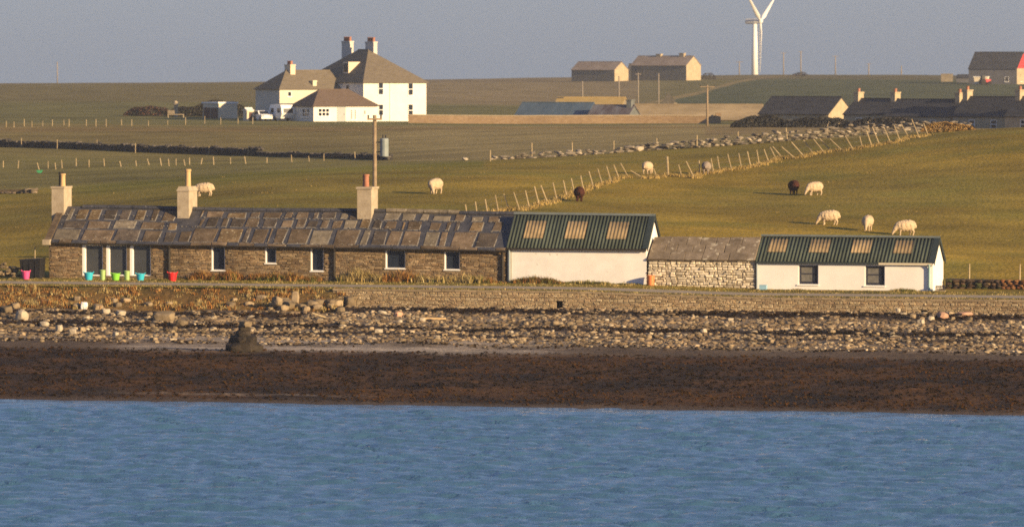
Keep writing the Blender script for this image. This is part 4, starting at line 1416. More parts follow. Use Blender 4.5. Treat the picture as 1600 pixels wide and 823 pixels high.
def coursed_wall(name, label, pts, hgt, pal, m, cell=(.3, .7), course=(.12, .22), thick=.5, post=(), dep=.13, var=.3, rag=.14):
    """field wall between ground points: a core and its stones, joined"""
    o = pts[0]
    root = thing(name, label, 'wall', o)
    rg = random.Random(len(label))
    mb, core = MB(), MB()
    for a, b in zip(pts[:-1], pts[1:]):
        d = Vector((b.x - a.x, b.y - a.y, 0))
        L = d.length
        u = d / L
        nrm = Vector((u.y, -u.x, 0))
        if nrm.y > 0:
            nrm = -nrm
        P = lambda x, z, off: Vector((a.x + u.x * x, a.y + u.y * x, 0)) + nrm * off + Vector((0, 0, float(gz(a.x + u.x * x, a.y + u.y * x)) + z)) - o
        n = max(1, int(L / 3))
        for k in range(n):
            x0, x1 = L * k / n, L * (k + 1) / n
            h0 = hgt * (.86 + .12 * vn(a.x + x0, a.y, .3, 91))
            h1 = hgt * (.86 + .12 * vn(a.x + x1, a.y, .3, 91))
            core.hexa([P(x0, -.4, .0), P(x1, -.4, .0), P(x1, -.4, -thick), P(x0, -.4, -thick), P(x0, h0, -.05), P(x1, h1, -.05), P(x1, h1, -thick + .05), P(x0, h0, -thick + .05)])
        z = 0.0
        while z < hgt * 1.02:
            h = rg.uniform(*course)
            x = 0.0
            while x < L:
                w = rg.uniform(*cell)
                t_ = hgt * (.95 + rag * vn(a.x + x, a.y, .3, 91) + rag * .7 * vn(a.x + x, a.y, 1.1, 92))
                if z + h < t_ + .05:
                    g = rg.uniform(1 - var, 1 + var)
                    c = P(x + w / 2, z + h / 2, .0 + rg.uniform(-.02, .03))
                    rock(mb, c, (w * .5, dep, h * .55), rg, tuple(k * g for k in rg.choice(pal)))
                    if z + h > t_ - .12:
                        c = P(x + w / 2, z + h / 2, -thick * .6)
                        rock(mb, c, (w * .5, thick * .5, h * .6), rg, tuple(k * g for k in rg.choice(pal)))
                x += w
            z += h
    core.build('core', m, root)
    mb.build('wall_stones', M_vc, root, kind='stuff')
    for bx, by, ty in post:
        b = hit(bx, by)
        p = MB()
        lean_post(p, b - o + Vector((0, -.4, 0)), b - o + Vector((0, -.4, (by - ty) * b.y / F)), .05)
        p.build('post', M_wood, root)
    return root
dk = [(.060, .056, .057), (.08, .072, .068), (.042, .041, .045), (.10, .09, .08)]
M_dkcore = mat('dark_wall_core', (.02, .019, .021), (.04, .037, .037), sc=3)
wl_pts = [(-60, 229), (40, 231), (120, 234), (220, 239), (330, 242), (404, 244)]
coursed_wall('dark_field_wall', 'dark dry stone wall across the left fields', [hit(a, b) for a, b in wl_pts], .85, dk, M_dkcore, rag=.3,
             post=[(34, 231, 216), (90, 233, 218), (152, 234, 219), (212, 239, 224), (268, 240, 226), (327, 242, 229), (388, 244, 232)])
coursed_wall('dark_field_wall', 'low broken dark wall running on towards the transformer pole', [hit(a, b) for a, b in ((405, 244), (500, 247), (570, 249), (606, 250))], .5, dk, M_dkcore, rag=.4)
coursed_wall('left_ruin_wall', 'low remnant of stone wall at the left edge above the cottage', [hit(-40, 303), hit(54, 302)], .35, [(.2, .16, .12), (.12, .1, .08)], M_mort)
tanp = [(.25, .175, .105), (.27, .195, .12), (.23, .16, .098), (.29, .215, .135)]
root = thing('boundary_wall', 'long straight tan stone wall right of the big white house', 'wall', GP(638, 735))
o_ = root.location.copy()
wp = [GP(a, 730 if a < 1000 else 730 - (a - 1000) * .008) for a in np.arange(638, 1126, 16)]
mb, cp = MB(), MB()
for a, b in zip(wp[:-1], wp[1:]):
    a, b = a - o_, b - o_
    h0, h1 = 1.02 + .05 * vn(a.x, 3, .3, 5), 1.02 + .05 * vn(b.x, 3, .3, 5)
    P8 = lambda za, zb, y0, y1: [(a.x, a.y + y0, a.z + za[0]), (b.x, b.y + y0, b.z + za[1]), (b.x, b.y + y1, b.z + za[1]), (a.x, a.y + y1, a.z + za[0]), (a.x, a.y + y0, a.z + zb[0]), (b.x, b.y + y0, b.z + zb[1]), (b.x, b.y + y1, b.z + zb[1]), (a.x, a.y + y1, a.z + zb[0])]
    mb.hexa(P8((-.4, -.4), (h0, h1), 0, .5))
    cp.hexa(P8((h0 + .003, h1 + .003), (h0 + .15, h1 + .15), -.05, .55))
mb.build('wall_body', mat('tan_wall', (.20, .135, .08), (.30, .215, .135), sc=1.6, stretch=(1, 1, 3), bump=.6, bsc=4, rough=.95, spec=.1, big=.15, bigsc=.2), root)
cp.build('coping', mat('tan_coping', (.30, .235, .155), (.37, .30, .205), sc=1.5, bump=.5, rough=.95), root)
p_ = MB()
p_.box(wp[-1].x - o_.x, wp[-1].x - o_.x + .7, wp[-1].y - o_.y - .1, wp[-1].y - o_.y + .6, wp[-1].z - o_.z - .3, wp[-1].z - o_.z + 1.45)
p_.build('end_pier', MATS['tan_wall'], root)
# wall right of the white cottage
coursed_wall('garden_wall', 'dark mossy garden wall right of the white cottage', [C(s_of(1478, 3.2), 3.2, float(z0(25))), C(s_of(1562, 3.2), 3.2, float(z0(27)))], .62,
             [(.075, .05, .035), (.05, .036, .028), (.11, .08, .05), (.04, .045, .02)], M_dkcore, cell=(.25, .55), course=(.1, .18), rag=.2)
coursed_wall('garden_wall', 'reddish brown end of the garden wall at the right edge', [C(s_of(1564, 3.2), 3.2, float(z0(27))), C(s_of(1660, 3.2), 3.2, float(z0(30)))], .55,
             [(.17, .07, .03), (.13, .06, .03), (.20, .10, .045)], M_dkcore, cell=(.25, .5), course=(.1, .16))
for px_, lab in ((1515, 'single pale fence post behind the dark garden wall'), (1594, 'single pale fence post at the right edge behind the reddish wall')):
    b = C(s_of(px_, 7), 7, float(z0(25)))
    b.z = float(gz(b.x, b.y))
    mb = MB()
    mb.tube([(0, 0, -.2), (0, 0, .5), (.01, 0, 1.25)], [.045, .045, .04], 7)
    mb.build('fence_post', M_wood, loc=b, label=lab, cat='post')

# ------------------------------------------------------------------ tubs, pots and clutter by the houses
def plastic(name, c):
    return mat('plastic_' + name, tuple(k * .93 for k in c), c, sc=2, rough=.45, spec=.4)

def bucket(px_, py_, w, h, m, label, cat='bucket', tall=False, handles=True, t=-2.2, name='tub'):
    s = s_of(px_, t)
    d = d_st(s, t)
    k = d / F
    z = float(z0(s))
    t = t + (zpx(py_, d) - z) * 0
    R1, hh = w * k / 2, h * k
    root = thing(name, label, cat, C(s, t, z), -A)
    mb = MB()
    rb = R1 * (.86 if tall else .72)
    mb.lathe([(rb * .96, 0), (rb, .02), (R1 * .97, hh * .92), (R1 * 1.05, hh * .93), (R1 * 1.05, hh), (R1 * .95, hh), (rb * .9, .05)], (0, 0, 0), 18)
    mb.build('tub_body', m, root, smooth=False)
    so = MB()
    so.lathe([(R1 * .9, hh * .8), (R1 * .5, hh * .86), (.01, hh * .84)], (0, 0, 0), 12, cap=False)
    so.build('soil', M_nearblack, root)
    if handles:
        for sg in (-1, 1):
            hd = MB()
            hd.tube([(sg * R1 * 1.0, -.07, hh * .93), (sg * R1 * 1.12, -.05, hh * 1.10), (sg * R1 * 1.12, .05, hh * 1.10), (sg * R1 * 1.0, .07, hh * .93)], .016, 6)
            hd.build('handle', m, root)
    return root
cy, gn, pg = plastic('cyan', (.03, .42, .58)), plastic('green', (.20, .55, .05)), plastic('pale_green', (.30, .45, .16))
bucket(40, 436, 13, 13, plastic('pink', (.75, .08, .26)), 'bright pink tub on the grass left of the cottage')
bucket(138, 435, 15, 12, cy, 'cyan tub below the leftmost tall window')
bucket(160, 436, 9, 16, pg, 'tall pale green pot between the first and second tall windows', 'pot', True, False, name='plant_pot')
bucket(180, 436, 15, 11, gn, 'bright green tub below the middle tall window')
bucket(198, 436, 9, 15, pg, 'tall pale green pot between the second and third tall windows', 'pot', True, False, name='plant_pot')
bucket(219, 436, 14, 11, cy, 'cyan tub below the third tall window')
bucket(269, 439, 15, 13, plastic('red', (.65, .02, .025)), 'red tub beside the dark downpipe of the cottage')
bucket(1017, 450, 12, 16, plastic('orange', (.62, .20, .07)), 'orange drum at the corner where shed meets rubble byre', 'drum', True, False, t=-.45, name='drum')
# blue crate by the white cottage
b = C(s_of(1193, -.8), -.8, float(z0(14)))
root = thing('fish_box', 'pale blue fish box at the left corner of the white cottage', 'crate', b, -A)
mb = MB()
mb.box(-.20, .20, -.15, .15, .0, .03)
for x0, x1, y0, y1 in ((-.2, .2, -.15, -.125), (-.2, .2, .125, .15), (-.2, -.175, -.125, .125), (.175, .2, -.125, .125)):
    mb.box(x0, x1, y0, y1, .03, .25)
mb.build('box_body', plastic('pale_blue', (.28, .48, .62)), root)
mb = MB()
mb.box(-.215, .215, -.165, .165, .235, .262)
mb.build('rim', plastic('pale_blue', (.28, .48, .62)), root)
# lobster creel at the right gable
b = C(s_of(1470, -.4), -.4, float(z0(24)))
root = thing('lobster_creel', 'small dark domed lobster creel beside the right gable', 'creel', b, -A)
mb = MB()
mb.box(-.28, .28, -.2, .2, 0, .05)
mb.build('base', M_wood, root)
for x in (-.24, 0, .24):
    h = MB()
    h.tube([(x, -.19, .04)] + [(x, -.19 * math.cos(a), .05 + .26 * math.sin(a)) for a in np.linspace(0, math.pi, 8)], .018, 5)
    h.build('hoop', M_dark, root)
n_ = MB()
for i in range(9):
    a = math.pi * i / 8
    n_.tube([(-.25, -.185 * math.cos(a), .05 + .25 * math.sin(a)), (.25, -.185 * math.cos(a), .05 + .25 * math.sin(a))], .012, 4)
for x in np.linspace(-.24, .24, 11):
    n_.tube([(x, -.185 * math.cos(a), .05 + .25 * math.sin(a)) for a in np.linspace(0, math.pi, 7)], .010, 4)
n_.build('netting', mat('net', (.05, .04, .045), (.08, .06, .06), sc=5, rough=.9), root)
# black bin and stone heap at the left
b = C(s_of(50, -.3), -.3, ZW)
root = thing('black_tank', 'black square plastic tank against the left end of the cottage', 'tank', b, -A)
mb = MB()
mb.hexa([(-.52, -.45, 0), (.58, -.45, 0), (.58, .45, 0), (-.52, .45, 0), (-.60, -.48, 1.0), (.62, -.48, 1.08), (.62, .48, 1.08), (-.60, .48, 1.0)])
mb.build('tank_body', mat('black_plastic', (.012, .012, .014), (.022, .022, .026), sc=2, rough=.5), root)
mb = MB()
mb.hexa([(-.64, -.52, 1.0), (.66, -.52, 1.08), (.66, .52, 1.08), (-.64, .52, 1.0), (-.6, -.48, 1.07), (.62, -.48, 1.15), (.62, .48, 1.15), (-.6, .48, 1.07)])
mb.build('lid', MATS['black_plastic'], root)
for x in (-.35, 0, .35):
    mb = MB()
    mb.box(x - .03, x + .03, -.50, -.455, .06, .95)
    mb.build('rib', MATS['black_plastic'], root)
root = thing('stone_heap', 'heap of tan rubble stones at the far left beside the black tank', 'stone heap', C(s_of(8, -.3), -.3, ZW), -A)
rg = random.Random(91)
for k in range(70):
    x = rg.uniform(-1.3, .7)
    top = .85 - .5 * max(0, x)
    z = rg.random() * top
    y = rg.uniform(-.45, .45) * (1.1 - z / 1.1)
    mb = MB()
    rock(mb, (x, y, z + .05), (rg.uniform(.1, .2), rg.uniform(.1, .17), rg.uniform(.05, .1)), rg)
    mb.build('stone', M_bould, root)
b = C(s_of(54, .25), .25, ZW)
mb = MB()
mb.tube([(0, 0, -.1), (0, 0, .8), (.01, 0, 1.75)], [.04, .04, .03], 6)
mb.build('fence_post', M_wood, loc=G(b.x, b.y), label='thin pale stake rising behind the black tank', cat='post')

root = thing('feed_trough', 'small green feed trough in the left field below the pale posts', 'trough', hit(62, 271))
mb = MB(); mb.hexa([(-.15, -.12, .05), (.15, -.12, .05), (.15, .12, .05), (-.15, .12, .05), (-.3, -.2, .3), (.3, -.2, .3), (.3, .2, .3), (-.3, .2, .3)]); mb.build('trough_body', plastic('green_dark', (.05, .30, .14)), root)
for x in (-.12, .12):
    mb = MB(); mb.box(x - .03, x + .03, -.1, .1, -.05, .06); mb.build('foot', M_dark, root)

# ------------------------------------------------------------------ poles
def pole(px_, d, ytop, ybase, r, label, arm=1.2, transformer=False, ins=2, m=None):
    b = GP(px_, d)
    k = d / F
    top = zpx(ytop, d) - b.z
    root = thing('power_pole', label, 'pole', b)
    mb = MB()
    mb.tube([(0, 0, -.5), (0, 0, top * .5), (0, 0, top)], [r * 1.12, r, r * .85], 10)
    mb.build('mast', m or M_pole, root, smooth=True)
    if arm:
        mb = MB()
        mb.box(-arm / 2, arm / 2, -r - .09, -r - .005, top - .28, top - .18)
        mb.build('crossarm', m or M_pole, root)
        for i in range(ins):
            x = -arm / 2 + .06 + (arm - .12) * i / max(1, ins - 1)
            mb = MB()
            mb.lathe([(.03, 0), (.06, .05), (.04, .09), (.06, .14), (.03, .19)], (x, -r - .05, top - .18), 8)
            mb.build('insulator', M_dark, root)
    if transformer:
        x = 15 * k
        zb = zpx(245, d) - b.z
        zt_ = zpx(216, d) - b.z
        mb = MB()
        mb.lathe([(.20, 0), (.25, .03), (.25, zt_ - zb - .06), (.21, zt_ - zb)], (x, -.05, zb), 18)
        tr = mb.build('transformer', M_steel, root, smooth=False)
        for dx in (-.08, .08):
            q = MB()
            q.lathe([(.03, 0), (.055, .05), (.03, .10), (.055, .15), (.02, .22)], (x + dx, -.05, zt_ - .01), 8)
            q.build('bushing', M_dark, tr)
        for z in (zb + .25, zb + .8):
            q = MB()
            q.box(r * .8, x - .2, -.08, -.02, z, z + .07)
            q.build('bracket', M_dark, tr)
    return root
pole(585.5, 309.5, 180, 0, .125, 'tall wooden pole with grey transformer behind the third cottage chimney', arm=.85, transformer=True)
pole(1105, 690, 133, 187, .14, 'wooden power pole with wide crossarm before the tan farm roof', arm=1.9)
for px_, d, yt, lab, ar in ((910, 900, 127, 'thin pole above the blue roofed barn', 0), (967, 900, 119, 'thin pole left of the pale farm ridge', .0), (997, 905, 114, 'thin pole right below the larger skyline barn', 1.0), (1029, 900, 115, 'thin pole under the left chimney of the skyline barn', 0),
                            (1155, 1480, 96, 'faint pole just left of the wind turbine', 1.8), (1224, 1560, 82, 'faint pole right of the wind turbine', 1.8), (1251, 1480, 80, 'tall dark skyline pole second right of the turbine', 1.2), (1305, 1560, 87, 'faint skyline pole midway between turbine and red gable', 1.8), (1357, 1500, 99, 'short faint skyline pole left of the red gable house', 1.2), (1408, 1500, 103, 'shortest skyline pole nearest the red gable house', 0), (90, 1600, 97, 'thin faint mast on the far left skyline', 0)):
    pole(px_, d, yt, 0, .11 if d < 1000 else .16, lab, arm=ar, m=mat('far_pole', (.20, .17, .14), (.28, .24, .2), sc=4, rough=.9))

# ------------------------------------------------------------------ sheep
SHEEP = {}
def sheep_mesh(kind):
    if kind in SHEEP:
        return SHEEP[kind]
    mb = MB()
    rg = random.Random(7)
    def ball(c, r, sx=1, sy=1, sz=1):
        v, f, v2, f2 = ico()
        mb.add([(c[0] + p.x * r * sx, c[1] + p.y * r * sy, c[2] + p.z * r * sz) for p in v2], f2)
    def chain(pts, rs):
        for (a, ra), (b, rb) in zip(zip(pts[:-1], rs[:-1]), zip(pts[1:], rs[1:])):
            a, b = Vector(a), Vector(b)
            n = max(2, int((b - a).length / (min(ra, rb) * .5)))
            for k in range(n + 1):
                ball(a.lerp(b, k / n), ra + (rb - ra) * k / n)
    # trunk: deep woolly barrel, higher at the rump
    for x, z, r, sy in ((-.38, .58, .27, 1.0), (-.22, .57, .335, 1.0), (-.02, .55, .345, 1.02), (.16, .54, .335, 1.0), (.31, .55, .29, .95), (.42, .57, .22, .9)):
        ball((x, 0, z), r, 1.05, sy, 1.02)
    if kind == 'graze':
        chain([(.42, 0, .58), (.60, 0, .42), (.70, 0, .27)], [.21, .15, .10])
        chain([(.70, 0, .27), (.76, 0, .16), (.80, 0, .07)], [.085, .07, .045])
        hd = Vector((.69, 0, .29))
    elif kind == 'graze_turn':
        chain([(.42, 0, .58), (.56, .12, .42), (.62, .2, .27)], [.17, .12, .085])
        chain([(.62, .2, .27), (.66, .26, .16), (.68, .3, .07)], [.085, .07, .045])
        hd = Vector((.61, .19, .29))
    else:
        chain([(.42, 0, .62), (.58, 0, .74), (.64, 0, .84)], [.17, .12, .09])
        chain([(.64, 0, .84), (.74, 0, .80), (.83, 0, .74)], [.09, .07, .048])
        hd = Vector((.63, 0, .86))
    for sg in (-1, 1):
        chain([hd + Vector((-.01, sg * .06, .03)), hd + Vector((-.03, sg * .15, .045))], [.028, .02])
        f_ = .05 if sg > 0 else -.04
        chain([(.32, sg * .12, .42), (.31 + f_, sg * .12, .22), (.30 + f_, sg * .12, .05), (.33 + f_, sg * .12, .015)], [.10, .05, .04, .044])
        h_ = -.05 if sg > 0 else .05
        chain([(-.36, sg * .12, .46), (-.30 + h_, sg * .13, .36), (-.42 + h_, sg * .13, .22), (-.38 + h_, sg * .13, .05), (-.35 + h_, sg * .13, .015)], [.14, .10, .05, .04, .044])
    chain([(-.58, 0, .66), (-.65, 0, .52), (-.65, 0, .42)], [.05, .05, .035])
    me = bpy.data.meshes.new('sheep_raw')
    me.from_pydata(mb.v, [], mb.f)
    o = bpy.data.objects.new('sheep_raw', me)
    COL.objects.link(o)
    m = o.modifiers.new('r', 'REMESH')
    m.mode = 'VOXEL'
    m.voxel_size = .022
    sm = o.modifiers.new('s', 'SMOOTH')
    sm.iterations = 3
    dg = bpy.context.evaluated_depsgraph_get()
    out = bpy.data.meshes.new_from_object(o.evaluated_get(dg))
    bpy.data.objects.remove(o)
    for v in out.vertices:                      # fleece lumps on the trunk
        p = v.co
        if p.z > .33 and p.x < .5:
            v.co += v.normal * (.020 * mnoise.noise(p * 9) + .012 * mnoise.noise(p * 22))
    out.polygons.foreach_set('use_smooth', [True] * len(out.polygons))
    out.name = 'sheep'
    SHEEP[kind] = out
    return out

def sheep(px_, py_, hpx, yaw, kind, m, label):
    b = hit(px_, py_)
    sc_ = hpx * b.y / F / .92
    me = sheep_mesh(kind).copy()
    me.materials.clear()
    me.materials.append(m)
    o = link('sheep', me, label=label, cat='sheep', group='sheep grazing on the pasture', loc=b)
    o.rotation_euler = (0, 0, R(yaw))
    o.scale = (sc_,) * 3
sheep(1296, 352, 24, 188, 'graze', M_wool, 'white sheep grazing in profile, left of the head-on sheep above the white cottage')
sheep(1356, 361, 25, 258, 'graze', M_wool, 'white sheep grazing head-on towards the viewer above the white cottage')
sheep(1415, 368, 25, 196, 'graze', M_wool, 'rightmost white sheep grazing just above the white cottage roof')
sheep(1273, 305, 22, 215, 'graze', M_wool, 'white sheep grazing right beside a dark brown sheep')
sheep(1240, 304, 23, 100, 'graze', M_woolb, 'dark brown sheep standing beside a white sheep high on the pasture')
sheep(905, 315, 24, 95, 'graze', M_woolb, 'dark brown sheep grazing alone just below the leaning fence')
sheep(680, 303, 25, 240, 'graze_turn', M_wool, 'lone white sheep grazing above the cottage roof left of the fence')
sheep(319, 307, 22, 185, 'graze', M_wool, 'cream sheep half hidden behind the middle cottage chimney')
sheep(1012, 272, 20, 65, 'graze', M_wool, 'white sheep seen from behind near the thick strainer post')
sheep(1104, 272, 20, 80, 'graze', M_woolg, 'greyish sheep standing behind the fence posts mid pasture')

# ------------------------------------------------------------------ far buildings
def quadm(mb, p, th, nrm=None):
    p = [Vector(q) for q in p]
    n = (p[1] - p[0]).cross(p[-1] - p[0]).normalized() * th
    k = len(p)
    mb.add([q - n for q in p] + p, [tuple(range(k, 2 * k)), tuple(range(k - 1, -1, -1))] + [(i, (i + 1) % k, (i + 1) % k + k, i + k) for i in range(k)])

def house(name, label, cat, loc, yaw, L, D, wh, rh, wm, rm, hip=(0, 0), over=.25, gm=None, wins=(), lwins=(), chims=(), rwins=(), sink=1.0):
    """x along the ridge, y back, front wall on y = 0; yaw > 0 brings the right end nearer"""
    root = thing(name, label, cat, loc, -R(yaw))
    w = MB()
    w.box(0, L, 0, D, -sink, wh)
    w.build('wall', wm, root)
    for i, x in enumerate((0, L)):
        if not hip[i] and rh > 0:
            g = MB()
            xa, xb = (0.0, .3) if i == 0 else (L - .3, L)
            pr = [(0.02, wh), (D - .02, wh), (D / 2, wh + rh - .05)]
            g.add([(xa, y, z) for y, z in pr] + [(xb, y, z) for y, z in pr], [(2, 1, 0), (3, 4, 5), (0, 1, 4, 3), (1, 2, 5, 4), (2, 0, 3, 5)])
            g.build('gable', gm or wm, root)
    if rh > 0:
        r = MB()
        e = over
        sl = rh / (D / 2)
        ez = wh - sl * e + .06
        hx = lambda i: (hip[0] if i == 0 else L - hip[1]) if hip[i] else (-e * .5 if i == 0 else L + e * .5)
        xl, xr = (-e if hip[0] else -e * .5), (L + e if hip[1] else L + e * .5)
        rz_ = wh + rh + .06
        quadm(r, [(xl, -e, ez), (xr, -e, ez), (hx(1), D / 2, rz_), (hx(0), D / 2, rz_)], .1)
        quadm(r, [(xr, D + e, ez), (xl, D + e, ez), (hx(0), D / 2, rz_), (hx(1), D / 2, rz_)], .1)
        if hip[0]:
            quadm(r, [(xl, D + e, ez), (xl, -e, ez), (hx(0), D / 2, rz_)], .1)
        if hip[1]:
            quadm(r, [(xr, -e, ez), (xr, D + e, ez), (hx(1), D / 2, rz_)], .1)
        ro = r.build('roof', rm, root)
        rc = MB()
        rc.tube([(hx(0), D / 2, rz_), (hx(1), D / 2, rz_)], .09, 6)
        rc.build('ridge', rm, ro)
    def win(face, a, b, z0_, z1_, bars):
        f = MB(); g = MB(); s = MB()
        def bx(mb, u0, u1, v0, v1, d0, d1):
            if face == 'f':
                mb.box(u0, u1, -d1, -d0, v0, v1)
            elif face == 'l':
                mb.box(-d1, -d0, u0, u1, v0, v1)
            else:
                mb.box(L + d0, L + d1, u0, u1, v0, v1)
        bx(g, a, b, z0_, z1_, -.04, .012)
        q = .07
        for u0, u1, v0, v1 in ((a, a + q, z0_, z1_), (b - q, b, z0_, z1_), (a + q, b - q, z1_ - q, z1_), (a + q, b - q, z0_, z0_ + q)):
            bx(f, u0, u1, v0, v1, .004, .05)
        for k in range(1, bars[0] + 1):
            u = a + (b - a) * k / (bars[0] + 1)
            bx(f, u - .05, u + .05, z0_ + q, z1_ - q, .004, .045)
        for k in range(1, bars[1] + 1):
            u = z0_ + (z1_ - z0_) * k / (bars[1] + 1)
            bx(f, a + q, b - q, u - .045, u + .045, .005, .047)
        wobj = f.build('window', M_paint, root)
        g.build('pane', M_glass, wobj)
        bx(s, a - .1, b + .1, z0_ - .12, z0_ - .01, .002, .1)
        s.build('sill', M_paint, wobj)
    for a, b, z0_, z1_, bars in wins:
        win('f', a, b, z0_, z1_, bars)
    for a, b, z0_, z1_, bars in lwins:
        win('l', a, b, z0_, z1_, bars)
    for a, b, z0_, z1_, bars in rwins:
        win('r', a, b, z0_, z1_, bars)
    for x, y, wx, wy, zb, zt_, m, pots in chims:
        chimney(root, x - wx / 2, x + wx / 2, y - wy / 2, y + wy / 2, zb, zt_, m, pots, cap=.06, capz=.18)
    return root

M_wh = mat('white_house_harl', (.66, .63, .57), (.74, .71, .65), sc=.6, rough=.95, spec=.1, bump=.2, bsc=8)
M_cream = mat('cream_harl', (.58, .50, .37), (.66, .58, .44), sc=.6, rough=.95, spec=.1)
M_slate = mat('slate', (.115, .095, .07), (.18, .15, .11), sc=1.2, stretch=(1, 1, 6), rough=.85, spec=.2, bump=.3, bsc=3)
M_slate2 = mat('brown_tile', (.095, .068, .052), (.13, .095, .075), sc=1.2, stretch=(1, 1, 6), rough=.85, spec=.2)
M_slated = mat('dark_slate', (.028, .030, .038), (.05, .052, .06), sc=1.0, stretch=(1, 1, 5), rough=.8, spec=.2, big=.2, bigsc=.3)
M_chd = mat('chimney_white', (.46, .45, .42), (.56, .54, .5), sc=1.2, rough=.95)
M_tanroof = mat('tan_roof', (.23, .175, .105), (.32, .25, .155), sc=.5, stretch=(1, 1, 4), rough=.95, spec=.1, big=.2, bigsc=.15)
M_ochre = mat('ochre_roof', (.34, .24, .09), (.42, .30, .12), sc=.8, rough=.95, spec=.1)
M_teal = mat('blue_sheet', (.055, .088, .125), (.085, .122, .162), sc=.5, stretch=(2, 1, .2), rough=.6, spec=.3, big=.15, bigsc=.3)
M_rust = mat('rusty_sheet', (.055, .035, .04), (.16, .16, .18), sc=.35, stretch=(2.4, 1, .4), rough=.8, spec=.2)
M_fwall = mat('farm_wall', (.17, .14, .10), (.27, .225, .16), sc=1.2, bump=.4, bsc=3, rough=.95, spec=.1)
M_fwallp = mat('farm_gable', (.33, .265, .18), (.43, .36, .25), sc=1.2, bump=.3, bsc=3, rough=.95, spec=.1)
M_red = mat('red_cladding', (.45, .035, .04), (.52, .05, .05), sc=1, rough=.6)

def big_house():
    d = 745.0
    PS = F / d                                         # pixels per metre at the house
    yaw = -35
    c_, s_ = math.cos(R(35)), math.sin(R(35))
    D, L = 97 / PS / c_, 16.0
    p = GP(568, d)
    loc = p + Vector((-s_, c_, 0)) * L
    wh = zpx(127, d) - p.z
    rh = (127 - 78) / PS * .99
    pots = lambda x, y: [(x - .6, y, .21, .6, M_potr), (x, y, .21, .6, M_potr), (x + .6, y, .21, .6, M_potr)]
    W = lambda a, b, ya, yb, bars: ((a - 568) / PS / c_, (b - 568) / PS / c_, zpx(yb, d) - p.z, zpx(ya, d) - p.z, bars)
    ztop = zpx(65, d) - p.z
    root = house('white_farmhouse', 'big two storey white farmhouse with hipped slate roof and two tall chimneys', 'house', loc, 55, L, D, wh, rh, M_wh, M_slate, hip=(6.7, 6.7), over=.3,
          rwins=[W(590.5, 598.5, 129, 148.5, (0, 1)), W(636.5, 644.5, 130, 149.5, (0, 1)), W(591, 598.5, 163, 181, (0, 1)), W(636.5, 644.5, 163, 183, (0, 1))],
          wins=[(L - 4.4, L - 3.5, wh - 1.9, wh - .5, (0, 1)), (L - 7.6, L - 6.7, wh - 1.9, wh - .5, (0, 1))],
          chims=[(8.9, D / 2 + .75, 2.1, .62, wh + .5, ztop, M_chd, pots(8.9, D / 2 + .75)), (3.7, D / 2 + .2, 2.1, .62, wh + .2, ztop + .1, M_chd, pots(3.7, D / 2 + .2))])
    mb = MB()
    mb.box(9.0, 10.4, 1.2, 3.4, wh + .2 * rh, wh + .62 * rh)
    dm = mb.build('dormer', M_cream, root)
    g = MB()
    g.box(9.15, 10.25, 1.17, 1.196, wh + .3 * rh, wh + .57 * rh)
    g.build('pane', M_glass, dm)
    mb = MB()
    mb.tube([(L + .06, D * .42, wh - .1), (L + .06, D * .42, 0)], .06, 6)
    mb.build('downpipe', M_paint, root)
    # wing behind on the left
    d2 = 744.0
    p2 = GP(437, d2)
    k2 = F / d2
    wh2 = zpx(138, d2) - p2.z
    L2 = 95 / k2 / c_
    house('farmhouse_wing', 'grey sided rear wing with stone roof left of the white farmhouse', 'house', p2, yaw, L2, 6.2, wh2, 27 / k2, mat('cream_pale', (.5, .46, .38), (.6, .55, .46), sc=.6, rough=.95), M_slate, hip=(3.0, 0), over=.25,
          wins=[((449 - 437) / k2 / c_, (455 - 437) / k2 / c_, wh2 - 1.15, wh2 - .45, (0, 0))],
          chims=[(3.7, 3.1, .8, 1.5, wh2 + 1.0, zpx(101, d2) - p2.z, M_cream, [(3.7, 2.8, .22, .5, M_potr), (3.7, 3.4, .22, .5, M_potr)]),
                 (6.0, .6, .6, .6, wh2 - .5, zpx(126, d2) - p2.z, M_cream, [])])
    # bungalow in front
    d3 = 735.0
    p3 = GP(490, d3)
    k3 = F / d3
    wh3 = zpx(164, d3) - p3.z
    L3 = 98 / k3 / c_
    X = lambda px_: (px_ - 490) / k3 / c_
    Z = lambda py_: zpx(py_, d3) - p3.z
    r3 = house('white_annexe', 'single storey white annexe with brown hipped roof before the farmhouse', 'house', p3, yaw, L3, 5.4, wh3, 23 / k3, M_wh, M_slate2, hip=(2.6, 2.9), over=.3,
          wins=[(X(497), X(514), Z(182), Z(169.5), (2, 1)), (X(547), X(549.5), Z(188), Z(171), (0, 0)), (X(552.5), X(555), Z(188), Z(171), (0, 0)), (X(567), X(570), Z(180), Z(172), (0, 0))],
          lwins=[(1.0, 2.8, Z(183), Z(170), (2, 1))])
    mb = MB()
    mb.box(X(526), X(539), -.03, -.004, -.2, wh3 - .15)
    dr = mb.build('recess_shade', mat('recess_shade_grey', (.30, .32, .33), (.36, .37, .38), sc=2, rough=.6), r3)  # flat grey panel: the shade of a wall recess put into colour
    mb = MB()
    mb.box(X(536), X(537), -.08, -.03, .9, 1.0)
    mb.build('handle', M_dark, dr)  # small handle added on the recess panel
big_house()

